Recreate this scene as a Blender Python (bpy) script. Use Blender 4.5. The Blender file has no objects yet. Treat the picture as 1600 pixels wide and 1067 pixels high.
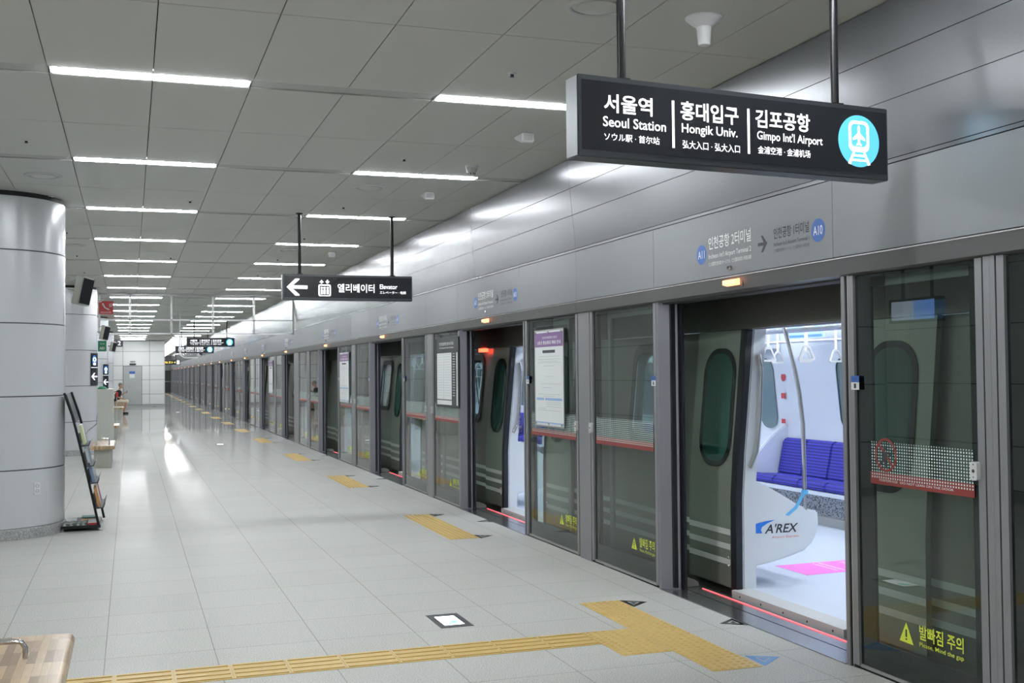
import bpy, bmesh, math, random
from mathutils import Vector, Matrix
random.seed(7)
SC = bpy.context.scene
COL = SC.collection
PI = math.pi

# ------------------------------------------------------------------ materials
def mat(name, col, rough=.5, metal=0., emit=None, es=1., coat=0., spec=.5, aniso=0.):
    m = bpy.data.materials.new(name); m.use_nodes = True
    b = m.node_tree.nodes['Principled BSDF']
    b.inputs['Base Color'].default_value = (*col, 1)
    b.inputs['Roughness'].default_value = rough
    b.inputs['Metallic'].default_value = metal
    b.inputs['Coat Weight'].default_value = coat
    b.inputs['Specular IOR Level'].default_value = spec
    b.inputs['Anisotropic'].default_value = aniso
    if emit:
        b.inputs['Emission Color'].default_value = (*emit, 1)
        b.inputs['Emission Strength'].default_value = es
    return m

def noisy(m, scale, lo, hi, detail=4, rough=None, bump=0):
    nt = m.node_tree; b = nt.nodes['Principled BSDF']
    tc = nt.nodes.new('ShaderNodeTexCoord'); n = nt.nodes.new('ShaderNodeTexNoise')
    n.inputs['Scale'].default_value = scale; n.inputs['Detail'].default_value = detail
    r = nt.nodes.new('ShaderNodeValToRGB')
    r.color_ramp.elements[0].position = .35; r.color_ramp.elements[1].position = .65
    r.color_ramp.elements[0].color = (*lo, 1); r.color_ramp.elements[1].color = (*hi, 1)
    nt.links.new(tc.outputs['Object'], n.inputs['Vector']); nt.links.new(n.outputs['Fac'], r.inputs['Fac'])
    nt.links.new(r.outputs['Color'], b.inputs['Base Color'])
    return m, nt, tc, r

def glass(name, tint, refl=1.0, rough=0.0):
    m = bpy.data.materials.new(name); m.use_nodes = True
    nt = m.node_tree; nt.nodes.clear()
    o = nt.nodes.new('ShaderNodeOutputMaterial'); mx = nt.nodes.new('ShaderNodeMixShader')
    t = nt.nodes.new('ShaderNodeBsdfTransparent'); t.inputs[0].default_value = (*tint, 1)
    g = nt.nodes.new('ShaderNodeBsdfGlossy'); g.inputs['Roughness'].default_value = rough
    f = nt.nodes.new('ShaderNodeFresnel'); ge = nt.nodes.new('ShaderNodeNewGeometry')
    io = nt.nodes.new('ShaderNodeMath'); io.operation = 'MULTIPLY_ADD'; io.inputs[1].default_value = -(1.5-1/1.5); io.inputs[2].default_value = 1.5
    nt.links.new(ge.outputs['Backfacing'], io.inputs[0]); nt.links.new(io.outputs[0], f.inputs['IOR'])
    mu = nt.nodes.new('ShaderNodeMath'); mu.operation = 'MULTIPLY'; mu.use_clamp = True
    mu.inputs[1].default_value = 1.5*refl
    nt.links.new(f.outputs[0], mu.inputs[0]); nt.links.new(mu.outputs[0], mx.inputs[0])
    nt.links.new(t.outputs[0], mx.inputs[1]); nt.links.new(g.outputs[0], mx.inputs[2])
    nt.links.new(mx.outputs[0], o.inputs[0])
    return m

def granite(name, base, var, scale=150, tiles=True, rough=.14):
    m = mat(name, base, rough)
    nt = m.node_tree; b = nt.nodes['Principled BSDF']; L = nt.links.new
    geo = nt.nodes.new('ShaderNodeNewGeometry')
    n = nt.nodes.new('ShaderNodeTexNoise'); n.inputs['Scale'].default_value = scale; n.inputs['Detail'].default_value = 3
    n2 = nt.nodes.new('ShaderNodeTexNoise'); n2.inputs['Scale'].default_value = 1.3; n2.inputs['Detail'].default_value = 5
    L(geo.outputs['Position'], n.inputs['Vector']); L(geo.outputs['Position'], n2.inputs['Vector'])
    r = nt.nodes.new('ShaderNodeValToRGB')
    r.color_ramp.elements[0].position = .36; r.color_ramp.elements[1].position = .66
    r.color_ramp.elements[0].color = (*[c*(1-var) for c in base], 1); r.color_ramp.elements[1].color = (*[min(1, c*(1+var)) for c in base], 1)
    L(n.outputs['Fac'], r.inputs['Fac'])
    mr = nt.nodes.new('ShaderNodeMapRange'); mr.inputs[1].default_value = .3; mr.inputs[2].default_value = .7
    mr.inputs[3].default_value = .93; mr.inputs[4].default_value = 1.05
    L(n2.outputs['Fac'], mr.inputs[0])
    mul = nt.nodes.new('ShaderNodeVectorMath'); mul.operation = 'SCALE'
    L(r.outputs['Color'], mul.inputs[0]); L(mr.outputs[0], mul.inputs['Scale'])
    last = mul.outputs[0]
    rr = nt.nodes.new('ShaderNodeMapRange'); rr.inputs[1].default_value = .3; rr.inputs[2].default_value = .7
    rr.inputs[3].default_value = rough*.75; rr.inputs[4].default_value = rough*1.35
    L(n2.outputs['Fac'], rr.inputs[0]); L(rr.outputs[0], b.inputs['Roughness'])
    if tiles:
        sx = nt.nodes.new('ShaderNodeSeparateXYZ'); L(geo.outputs['Position'], sx.inputs[0])
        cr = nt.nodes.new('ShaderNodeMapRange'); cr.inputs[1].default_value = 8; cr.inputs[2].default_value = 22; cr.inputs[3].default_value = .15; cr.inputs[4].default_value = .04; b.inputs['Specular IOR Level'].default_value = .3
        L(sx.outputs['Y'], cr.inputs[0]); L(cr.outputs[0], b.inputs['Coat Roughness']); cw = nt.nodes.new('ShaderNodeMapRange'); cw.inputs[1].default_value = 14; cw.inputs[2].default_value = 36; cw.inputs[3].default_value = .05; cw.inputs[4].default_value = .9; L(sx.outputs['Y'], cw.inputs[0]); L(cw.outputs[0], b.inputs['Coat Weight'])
        br = nt.nodes.new('ShaderNodeTexBrick')
        br.offset = 0; br.squash = 1
        br.inputs['Color1'].default_value = (1, 1, 1, 1); br.inputs['Color2'].default_value = (.955, .955, .955, 1)
        br.inputs['Mortar'].default_value = (.52, .52, .5, 1)
        br.inputs['Scale'].default_value = 1; br.inputs['Mortar Size'].default_value = .0032
        br.inputs['Mortar Smooth'].default_value = .3; br.inputs['Bias'].default_value = 0
        br.inputs['Brick Width'].default_value = .6; br.inputs['Row Height'].default_value = .6
        mp = nt.nodes.new('ShaderNodeMapping'); mp.inputs['Location'].default_value = (.135, -.189, 0)
        L(geo.outputs['Position'], mp.inputs['Vector']); L(mp.outputs[0], br.inputs['Vector'])
        m2 = nt.nodes.new('ShaderNodeVectorMath'); m2.operation = 'MULTIPLY'
        L(last, m2.inputs[0]); L(br.outputs['Color'], m2.inputs[1]); last = m2.outputs[0]
    L(last, b.inputs['Base Color'])
    return m

MT = {
 'deepblue': mat('lit_deep_blue', (.02, .15, .5), .5, emit=(.03, .2, .6), es=.35),
 'innerglass': mat('pale_window_glass', (.17, .235, .24), .15),
 'seal': mat('dark_seal', (.06, .075, .11), .5),
 'floor': granite('floor_granite', (.51, .518, .492), .32, 150, rough=.6),
 'granite': granite('dark_granite', (.42, .43, .43), .35, 90, False, .3),
 'ceil': mat('ceiling_panel', (.56, .565, .525), .5),
 'ceil_gap': mat('ceiling_gap', (.12, .12, .11), .8),
 'strip': mat('ceiling_strip', (.42, .43, .41), .5),
 'fascia': mat('fascia_metal', (.215, .225, .24), .23, .5),
 'fascia_low': mat('fascia_lower_metal', (.235, .248, .26), .42, .3, spec=.35),
 'gap': mat('dark_gap', (.015, .015, .016), .6),
 'lintel': mat('lintel_metal', (.15, .152, .15), .4, .5),
 'edge': mat('bright_edge', (.75, .75, .75), .25, .9),
 'post': mat('screen_post_metal', (.27, .275, .285), .38, .5),
 'jamb': mat('jamb_metal', (.245, .245, .28), .36, .45),
 'rubber': mat('black_rubber', (.008, .009, .014), .45),
 'frit': mat('black_glass_border', (.008, .011, .012), .08),
 'glass': glass('screen_glass', (.60, .71, .66)),
 'glass2': glass('inner_door_glass', (.86, .9, .88), .5),
 'smoke': glass('smoke_screen_glass', (.86, .9, .89), .7),
 'white': mat('white_paint', (.78, .79, .8), .4),
 'column': mat('column_panel', (.66, .685, .71), .25, .1),
 'wallw': mat('white_wall_panel', (.78, .80, .79), .3),
 'beige': mat('beige_panel', (.60, .62, .57), .4),
 'black': mat('black_metal', (.012, .013, .015), .35, .3),
 'signblack': mat('sign_black', (.022, .025, .03), .22),
 'signgrey': mat('sign_casing', (.09, .1, .11), .35, .6),
 'signend': mat('sign_end', (.26, .28, .29), .35, .5),
 'chrome': mat('stainless', (.72, .72, .72), .18, 1),
 'steel': mat('brushed_steel', (.5, .5, .5), .35, .9),
 'lit': mat('lit_letter', (1, 1, 1), .5, emit=(.95, .95, 1), es=1.5),
 'litblue': mat('lit_blue', (.1, .55, .8), .5, emit=(.12, .56, .82), es=.95),
 'lityellow': mat('lit_yellow', (.9, .8, .1), .5, emit=(1, .72, .03), es=1.5),
 'lamp': mat('lamp_diffuser', (1, 1, 1), .5, emit=(.95, .97, 1), es=72),
 'orange': mat('orange_lamp', (1, .4, .2), .5, emit=(1, .36, .17), es=2.6),
 'redlamp': mat('red_lamp', (1, .05, .03), .5, emit=(1, .05, .02), es=9),
 'laser': mat('red_light_line', (1, .1, .1), .5, emit=(1, .1, .13), es=1.7),
 'tactile': mat('tactile_yellow', (.60, .43, .15), .42),
 'ink': mat('dark_ink', (.035, .037, .045), .5),
 'inkwhite': mat('white_ink', (.82, .84, .84), .5),
 'inkblue': mat('blue_disc', (.035, .13, .44), .4),
 'grey': mat('grey_plastic', (.33, .33, .32), .5),
 'lightgrey': mat('light_grey_plastic', (.55, .56, .55), .45),
 'tgrey': mat('bench_panel', (.42, .43, .37), .45),
 'train': mat('train_body', (.21, .21, .185), .36, .6),
 'traindoor': mat('train_door_paint', (.26, .285, .24), .36, .5),
 'stripe': mat('train_stripe', (.62, .64, .62), .4),
 'trainglass': glass('train_glass', (.42, .56, .52), 1.0),
 'doorglass': mat('dark_door_glass', (.02, .075, .058), .05),
 'inner': mat('train_lining', (.80, .85, .90), .35),
 'trainfloor': mat('train_floor', (.62, .68, .76), .3),
 'seatblue': mat('seat_fabric', (.03, .03, .26), .8),
 'pink': mat('pink_sticker', (.86, .17, .60), .5),
 'trainlamp': mat('train_lamp', (1, 1, 1), .5, emit=(.86, .92, 1), es=23),
 'ribbon': mat('blue_ribbon', (.15, .52, .85), .6),
 'logoblue': mat('logo_blue', (.02, .2, .75), .4),
 'logored': mat('logo_red', (.7, .25, .2), .5),
 'sos': mat('red_sign', (.5, .035, .04), .4),
 'green': mat('green_sign', (.01, .2, .1), .4),
 'yellowtext': mat('warning_yellow', (.62, .72, .06), .5, emit=(.6, .75, .05), es=.06),
 'frdot': mat('pale_dot', (.62, .78, .74), .5),
 'reddot': mat('red_film', (.24, .03, .025), .4),
 'purple': mat('purple_print', (.23, .13, .30), .5),
 'paper': mat('paper', (.74, .77, .77), .5),
 'palegrey': mat('grey_print', (.45, .47, .48), .6),
 'lightblue': mat('light_blue_print', (.3, .45, .7), .5),
 'bluetri': mat('blue_marker', (.1, .28, .6), .4),
 'skin': mat('skin', (.50, .29, .2), .5),
 'hair': mat('hair', (.05, .045, .04), .7),
 'greyhair': mat('grey_cap', (.22, .22, .2), .7),
 'shirtb': mat('black_shirt', (.012, .012, .012), .8),
 'cream': mat('cream_trousers', (.66, .62, .5), .8),
 'darkred': mat('dark_red_bag', (.2, .015, .03), .7),
 'dark': mat('tunnel_dark', (.012, .014, .015), .8),
 'darkdoor': mat('dark_end_door', (.02, .03, .032), .4),
 'doorgrey': mat('grey_door', (.44, .46, .46), .4),
 'plate': mat('threshold_plate', (.33, .33, .35), .2, .85),
 'screenblue': mat('monitor_picture', (.2, .4, .9), .5, emit=(.16, .36, .95), es=2.2),
 'screenpale': mat('monitor_picture_pale', (.5, .6, .8), .5, emit=(.4, .5, .62), es=2.2),
 'exitlit': mat('floor_sign_lit', (1, 1, 1), .5, emit=(.9, .95, 1), es=2.2),
 'exitgreen': mat('floor_sign_green', (.2, .9, .6), .5, emit=(.15, .85, .6), es=1.4),
 'magred': mat('magazine_red', (.45, .05, .06), .5), 'maggreen': mat('magazine_green', (.05, .25, .2), .5),
 'magorange': mat('magazine_orange', (.6, .3, .1), .5), 'magpale': mat('magazine_pale', (.55, .6, .62), .4),
 'magyellow': mat('magazine_yellowgreen', (.6, .66, .35), .5), 'magblue': mat('magazine_blue', (.18, .26, .42), .4),
}
# wood strips
def wood():
    m = mat('bench_wood', (.5, .33, .18), .3); nt = m.node_tree; b = nt.nodes['Principled BSDF']; L = nt.links.new
    geo = nt.nodes.new('ShaderNodeNewGeometry')
    mp = nt.nodes.new('ShaderNodeMapping'); mp.inputs['Rotation'].default_value = (0, 0, PI/2)
    br = nt.nodes.new('ShaderNodeTexBrick'); br.offset = .37; br.offset_frequency = 1
    br.inputs['Color1'].default_value = (.31, .20, .11, 1); br.inputs['Color2'].default_value = (.74, .56, .34, 1)
    br.inputs['Mortar'].default_value = (.3, .2, .12, 1); br.inputs['Mortar Size'].default_value = .0006
    br.inputs['Scale'].default_value = 1; br.inputs['Brick Width'].default_value = .21; br.inputs['Row Height'].default_value = .033
    L(geo.outputs['Position'], mp.inputs[0]); L(mp.outputs[0], br.inputs['Vector'])
    n = nt.nodes.new('ShaderNodeTexNoise'); n.inputs['Scale'].default_value = 14
    mp2 = nt.nodes.new('ShaderNodeMapping'); mp2.inputs['Scale'].default_value = (9, 1, 1)
    L(geo.outputs['Position'], mp2.inputs[0]); L(mp2.outputs[0], n.inputs['Vector'])
    mx = nt.nodes.new('ShaderNodeMixRGB'); mx.blend_type = 'MULTIPLY'; mx.inputs[0].default_value = .35
    L(br.outputs['Color'], mx.inputs[1]); L(n.outputs['Fac'], mx.inputs[2]); L(mx.outputs[0], b.inputs['Base Color'])
    return m
MT['wood'] = wood()
def pattern_mat(name, c1, c2, scale):
    m = mat(name, c1, .7); nt = m.node_tree; b = nt.nodes['Principled BSDF']
    tc = nt.nodes.new('ShaderNodeTexCoord'); v = nt.nodes.new('ShaderNodeTexVoronoi'); v.inputs['Scale'].default_value = scale
    r = nt.nodes.new('ShaderNodeValToRGB'); r.color_ramp.elements[0].position = .3; r.color_ramp.elements[1].position = .5
    r.color_ramp.elements[0].color = (*c1, 1); r.color_ramp.elements[1].color = (*c2, 1)
    nt.links.new(tc.outputs['Object'], v.inputs['Vector']); nt.links.new(v.outputs['Distance'], r.inputs[0]); nt.links.new(r.outputs[0], b.inputs['Base Color'])
    return m
MT['blouse'] = pattern_mat('patterned_blouse', (.62, .58, .5), (.14, .13, .16), 26)
MT['magpic'] = pattern_mat('magazine_picture', (.62, .66, .6), (.12, .15, .14), 22)
MT['meshgrille'] = pattern_mat('heater_grille', (.03, .03, .035), (.4, .42, .45), 60)
def seatmat():
    m = MT['seatblue']; nt = m.node_tree; b = nt.nodes['Principled BSDF']
    geo = nt.nodes.new('ShaderNodeNewGeometry'); w = nt.nodes.new('ShaderNodeTexWave'); w.bands_direction = 'Z'
    w.inputs['Scale'].default_value = 10; w.inputs['Distortion'].default_value = .6
    r = nt.nodes.new('ShaderNodeValToRGB'); r.color_ramp.elements[0].color = (.018, .018, .17, 1); r.color_ramp.elements[1].color = (.05, .05, .42, 1)
    nt.links.new(geo.outputs['Position'], w.inputs['Vector']); nt.links.new(w.outputs['Fac'], r.inputs[0]); nt.links.new(r.outputs[0], b.inputs['Base Color'])
seatmat()

# ------------------------------------------------------------------ object helpers
def tag(o, label=None, cat=None, group=None, kind=None):
    if label: o['label'] = label
    if cat: o['category'] = cat
    if group: o['group'] = group
    if kind: o['kind'] = kind
    return o
def worg(o):
    v = Vector((0, 0, 0))
    while o is not None:
        v += o.location; o = o.parent
    return v
def empty(name, loc, label=None, cat=None, group=None):
    o = bpy.data.objects.new(name, None); COL.objects.link(o); o.location = loc
    return tag(o, label, cat, group)
class MB:
    """collects geometry in world coordinates; build() makes ONE mesh object"""
    def __init__(s): s.v = []; s.f = []
    def add(s, vs, fs):
        k = len(s.v); s.v += [tuple(p) for p in vs]; s.f += [tuple(i+k for i in f) for f in fs]; return s
    def box(s, x0, x1, y0, y1, z0, z1):
        if x0 > x1: x0, x1 = x1, x0
        if y0 > y1: y0, y1 = y1, y0
        if z0 > z1: z0, z1 = z1, z0
        vs = [(x0,y0,z0),(x1,y0,z0),(x1,y1,z0),(x0,y1,z0),(x0,y0,z1),(x1,y0,z1),(x1,y1,z1),(x0,y1,z1)]
        return s.add(vs, [(3,2,1,0),(4,5,6,7),(0,1,5,4),(1,2,6,5),(2,3,7,6),(3,0,4,7)])
    def quad(s, a, b, c, d): return s.add([a, b, c, d], [(0,1,2,3)])
    def prism(s, poly, d):
        """poly: list of 3d points, d: extrusion vector"""
        n = len(poly); P = [Vector(p) for p in poly]; d = Vector(d)
        vs = P+[p+d for p in P]
        fs = [tuple(range(n))[::-1], tuple(range(n, 2*n))]+[(i, (i+1) % n, (i+1) % n+n, i+n) for i in range(n)]
        return s.add(vs, fs)
    def ring(s, outer, inner, d):
        n = len(outer); d = Vector(d); O = [Vector(p) for p in outer]; I = [Vector(p) for p in inner]
        vs = O+I+[p+d for p in O]+[p+d for p in I]; fs = []
        for i in range(n):
            j = (i+1) % n
            fs += [(i, j, j+n, i+n), (i+2*n, i+3*n, j+3*n, j+2*n), (i, i+2*n, j+2*n, j), (i+n, j+n, j+3*n, i+3*n)]
        return s.add(vs, fs)
    def tube(s, pts, r, seg=10, caps=True):
        P = [Vector(p) for p in pts]; n = len(P)
        R = r if isinstance(r, (list, tuple)) else [r]*n
        T = [(P[min(i+1, n-1)]-P[max(i-1, 0)]).normalized() for i in range(n)]
        up = Vector((0, 0, 1)) if abs(T[0].z) < .9 else Vector((1, 0, 0))
        a = T[0].cross(up).normalized(); vs = []
        for i in range(n):
            a = (a-T[i]*a.dot(T[i])).normalized(); b = T[i].cross(a)
            for k in range(seg):
                t = 2*PI*k/seg; vs.append(P[i]+(a*math.cos(t)+b*math.sin(t))*R[i])
        fs = []
        for i in range(n-1):
            for k in range(seg):
                k2 = (k+1) % seg; fs.append((i*seg+k, i*seg+k2, (i+1)*seg+k2, (i+1)*seg+k))
        if caps: fs += [tuple(range(seg))[::-1], tuple(range((n-1)*seg, n*seg))]
        return s.add(vs, fs)
    def lathe(s, c, prof, seg=48, a0=0, a1=2*PI):
        full = abs(a1-a0-2*PI) < 1e-6; m = seg if full else seg+1
        vs = []
        for (r, z) in prof:
            for k in range(m):
                t = a0+(a1-a0)*k/seg; vs.append((c[0]+r*math.cos(t), c[1]+r*math.sin(t), c[2]+z))
        fs = []
        for i in range(len(prof)-1):
            for k in range(seg):
                k2 = (k+1) % m if full else k+1
                fs.append((i*m+k, i*m+k2, (i+1)*m+k2, (i+1)*m+k))
        return s.add(vs, fs)
    def ball(s, c, r, sc=(1,1,1), seg=14):
        vs = [(c[0], c[1], c[2]-r*sc[2])]; R = seg//2
        for i in range(1, R):
            p = -PI/2+PI*i/R
            for k in range(seg):
                t = 2*PI*k/seg
                vs.append((c[0]+r*sc[0]*math.cos(p)*math.cos(t), c[1]+r*sc[1]*math.cos(p)*math.sin(t), c[2]+r*sc[2]*math.sin(p)))
        vs.append((c[0], c[1], c[2]+r*sc[2])); n = len(vs); fs = []
        for k in range(seg):
            k2 = (k+1) % seg; fs.append((0, 1+k2, 1+k)); fs.append((n-1, n-1-seg+k, n-1-seg+k2))
        for i in range(R-2):
            for k in range(seg):
                k2 = (k+1) % seg; fs.append((1+i*seg+k, 1+i*seg+k2, 1+(i+1)*seg+k2, 1+(i+1)*seg+k))
        return s.add(vs, fs)
    def build(s, name, m, parent=None, smooth=False, bevel=0, org=None):
        o0 = worg(parent) if parent is not None else Vector(org or (0, 0, 0))
        me = bpy.data.meshes.new(name)
        me.from_pydata([tuple(Vector(p)-o0) for p in s.v], [], s.f); me.validate()
        bm = bmesh.new(); bm.from_mesh(me); bmesh.ops.recalc_face_normals(bm, faces=bm.faces)
        if bevel:
            bmesh.ops.bevel(bm, geom=[e for e in bm.edges if len(e.link_faces) == 2 and e.calc_face_angle(0) > .6], offset=bevel, segments=2, affect='EDGES', clamp_overlap=True)
        bm.to_mesh(me); bm.free()
        me.materials.append(MT[m])
        if smooth:
            for p in me.polygons: p.use_smooth = True
            try: me.set_sharp_from_angle(angle=.6)
            except Exception: pass
        o = bpy.data.objects.new(name, me); COL.objects.link(o)
        if parent is not None: o.parent = parent
        else: o.location = o0
        return o
def struct(name, mb, m, **k): return tag(mb.build(name, m, **k), kind='structure')
def kids(o): return [c for c in bpy.data.objects if c.parent == o]
KIDS = {}
def copy_tree(root, off, label=None, group=None, skip=()):
    # map of children is gathered once per root, so this stays quick
    if root.name not in KIDS:
        def rec(o): return [(c, rec(c)) for c in o.children]
        KIDS[root.name] = rec(root)
    r = root.copy(); COL.objects.link(r); r.location = root.location+Vector(off)
    if label: r['label'] = label
    if group: r['group'] = group
    def put(lst, par):
        for c, sub in lst:
            if c.name.split('.')[0] in skip: continue
            n = c.copy(); COL.objects.link(n); n.parent = par; put(sub, n)
    put(KIDS[root.name], r)
    return r

# 2D frame -> 3D
class Fr:
    def __init__(s, o, u, v, n): s.o = Vector(o); s.u = Vector(u).normalized(); s.v = Vector(v).normalized(); s.n = Vector(n).normalized()
    def p(s, a, b, c=0.): return s.o+s.u*a+s.v*b+s.n*c
    def poly(s, mb, pts, t=.001, z=0.): return mb.prism([s.p(a, b, z) for a, b in pts], s.n*t)
    def rect(s, mb, a0, a1, b0, b1, t=.001, z=0.): return s.poly(mb, [(a0, b0), (a1, b0), (a1, b1), (a0, b1)], t, z)
    def disc(s, mb, a, b, r, t=.001, z=0., seg=40, ry=None): return s.poly(mb, [(a+r*math.cos(2*PI*k/seg), b+(ry or r)*math.sin(2*PI*k/seg)) for k in range(seg)], t, z)
def rrect(a0, a1, b0, b1, r, n=6):
    out = []
    for cx, cy, t0 in ((a1-r, b1-r, 0), (a0+r, b1-r, PI/2), (a0+r, b0+r, PI), (a1-r, b0+r, 1.5*PI)):
        for k in range(n+1):
            t = t0+PI/2*k/n; out.append((cx+r*math.cos(t), cy+r*math.sin(t)))
    return out
TXT = {}
def text_mesh(body, bold):
    key = (body, bold)
    if key in TXT: return TXT[key]
    cu = bpy.data.curves.new('lettering', 'FONT'); cu.body = body; cu.size = 1; cu.offset = bold; cu.resolution_u = 3
    cu.extrude = 0.0
    ob = bpy.data.objects.new('lettering', cu); COL.objects.link(ob)
    dg = bpy.context.evaluated_depsgraph_get(); me = bpy.data.meshes.new_from_object(ob.evaluated_get(dg))
    vs = [tuple(v.co) for v in me.vertices]; fs = [tuple(p.vertices) for p in me.polygons]
    bpy.data.objects.remove(ob); bpy.data.curves.remove(cu); bpy.data.meshes.remove(me)
    x0 = min(v[0] for v in vs); x1 = max(v[0] for v in vs); y0 = min(v[1] for v in vs); y1 = max(v[1] for v in vs)
    TXT[key] = (vs, fs, x0, x1, y0, y1); return TXT[key]
def add_text(mb, fr, body, a0, a1, b0, b1, z=.0015, bold=.0):
    vs, fs, x0, x1, y0, y1 = text_mesh(body, bold)
    sx = (a1-a0)/(x1-x0); sy = (b1-b0)/(y1-y0)
    return mb.add([fr.p(a0+(v[0]-x0)*sx, b0+(v[1]-y0)*sy, z) for v in vs], fs)
ORD = ['first','second','third','fourth','fifth','sixth','seventh','eighth','ninth','tenth','eleventh','twelfth','thirteenth','fourteenth','fifteenth','sixteenth','seventeenth','eighteenth','nineteenth','twentieth','twenty-first','twenty-second','twenty-third','twenty-fourth','twenty-fifth','twenty-sixth','twenty-seventh','twenty-eighth','twenty-ninth','thirtieth','thirty-first','thirty-second','thirty-third','thirty-fourth','thirty-fifth','thirty-sixth','thirty-seventh','thirty-eighth','thirty-ninth','fortieth']

# ------------------------------------------------------------------ main dimensions
H = 3.446; XP = 3.695; YN = -7.0; YF = 112.0; XL = -2.6
# ------------------------------------------------------------------ floor and ceiling
struct('floor', MB().box(XL-.2, XP, YN, YF, -.3, 0), 'floor')
rows = [7.215+2.92*k for k in range(-5, 36)]
mb = MB(); sb = MB()
xs = [-.468+.6*i for i in range(-4, 8)]
edges = [XL]+[x for x in xs if x > XL]
g = .003
for r, y in enumerate(rows):
    y0 = y+.09; y1 = y+2.92-.09; ym = (y0+y1)/2
    for i in range(len(edges)):
        xa = edges[i]+g; xb = (edges[i+1] if i+1 < len(edges) else 3.62)-g
        for a, b in ((y0+g, ym-g), (ym+g, y1-g)):
            mb.box(xa, xb, a, b, H, H+.012)
struct('ceiling', mb, 'ceil')
mb = MB()
for y in rows:
    spans = [(XL, -.468), (.732, 1.932), (3.132, 3.62)]
    for a, b in spans: mb.box(a+.004, b-.004, y-.087, y+.087, H+.008, H+.02)
tag(mb.build('ceiling_light_channel', 'strip'), kind='structure'); bpy.data.objects['ceiling_light_channel'].name = 'trim_1'
struct('trim_2', MB().box(XL-.2, 4.0, YN, YF, H+.03, H+.1), 'ceil_gap')

proto = {}
for c, (xa, xb, side) in enumerate(((-.468, .732, 'left'), (1.932, 3.132, 'right'))):
    for r, y in enumerate(rows):
        k = r-5
        if k < 0: lab = 'white linear ceiling light behind the camera, %s column, %s row back' % (side, ORD[-k-1])
        else: lab = 'long white linear ceiling light, %s row ahead, %s column' % (ORD[k], side)
        if not proto:
            t = empty('ceiling_light', (xa+.6, y, H), lab, 'ceiling light', 'linear ceiling lights in two columns')
            MB().ring([(xa+.01, y-.083, H+.02), (xb-.01, y-.083, H+.02), (xb-.01, y+.083, H+.02), (xa+.01, y+.083, H+.02)],
                      [(xa+.03, y-.05, H+.02), (xb-.03, y-.05, H+.02), (xb-.03, y+.05, H+.02), (xa+.03, y+.05, H+.02)], (0, 0, -.019)).build('housing', 'white', t)
            MB().box(xa+.025, xb-.025, y-.062, y+.056, H-.004, H+.012).build('diffuser', 'lamp', t)
            proto['l'] = (t, xa+.6, y)
        else:
            t, x0, y0 = proto['l']; copy_tree(t, (xa+.6-x0, y-y0, 0), lab)

# ------------------------------------------------------------------ fascia wall above the screen doors
PITCH = 5.24
LY = [6.306-5.95, 6.306]
for k in range(1, 20): LY.append(LY[-1]+(5.95 if k % 4 == 0 else PITCH))
OY = [y-1.13 for y in LY]           # opening near edge (door post)
seams = []
for i, o in enumerate(OY):
    seams += [o+.07, o+2.3, o+3.82]
seams = sorted(s for s in seams if YN < s < YF)
def xw(z): return XP-.03-(z-2.66)/(H-2.66)*.075 if z > 2.66 else XP-.03
mb = MB(); gp = .002
ys = [YN]+seams+[YF]
for a, b in zip(ys[:-1], ys[1:]):
    mb.box(xw(2), xw(2)+.02, a+gp, b-gp, 2.215, 2.643)
struct('wall_right_lower', mb, 'fascia_low')
mb = MB()
up = [YN]+[o+3.82 for o in OY if o+3.82 > YN]+[YF]
for a, b in zip(up[:-1], up[1:]):
    for z0, z1 in ((2.649, 2.668), (2.672, 2.96), (2.964, 3.19), (3.194, H-.006)):
        mb.prism([(xw(z0), a+gp, z0), (xw(z1), a+gp, z1), (xw(z1)+.02, a+gp, z1), (xw(z0)+.02, a+gp, z0)], (0, b-a-2*gp, 0))
struct('wall_right', mb, 'fascia', smooth=False)
struct('trim_3', MB().prism([(XP-.005, YN, 2.2), (XP-.005, YN, 2.66), (XP-.07, YN, H), (XP+.3, YN, H), (XP+.3, YN, 2.2)], (0, YF-YN, 0)), 'gap')
mb = MB()
lint = [YN]+[o+3.82 for o in OY]+[YF]
for a, b in zip(lint[:-1], lint[1:]):
    mb.prism([(XP-.045, a+gp, 2.205), (XP-.03, a+gp, 2.115), (XP+.02, a+gp, 2.10), (XP+.1, a+gp, 2.205)], (0, b-a-2*gp, 0))
struct('trim_4', mb, 'lintel')
struct('trim_5', MB().box(XP-.048, XP-.03, YN, YF, 2.2, 2.207), 'edge')
struct('trim_6', MB().box(XP+.02, XP+.14, YN, YF, 2.09, 2.4), 'gap')       # door-gear box
# bottom track
struct('trim_7', MB().box(XP, XP+.14, YN, YF, -.2, -.001), 'plate')

FP = Fr((XP, 0, 0), (0, -1, 0), (0, 0, 1), (-1, 0, 0))     # u = -Y
def fp(x): return Fr((x, 0, 0), (0, -1, 0), (0, 0, 1), (-1, 0, 0))

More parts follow.
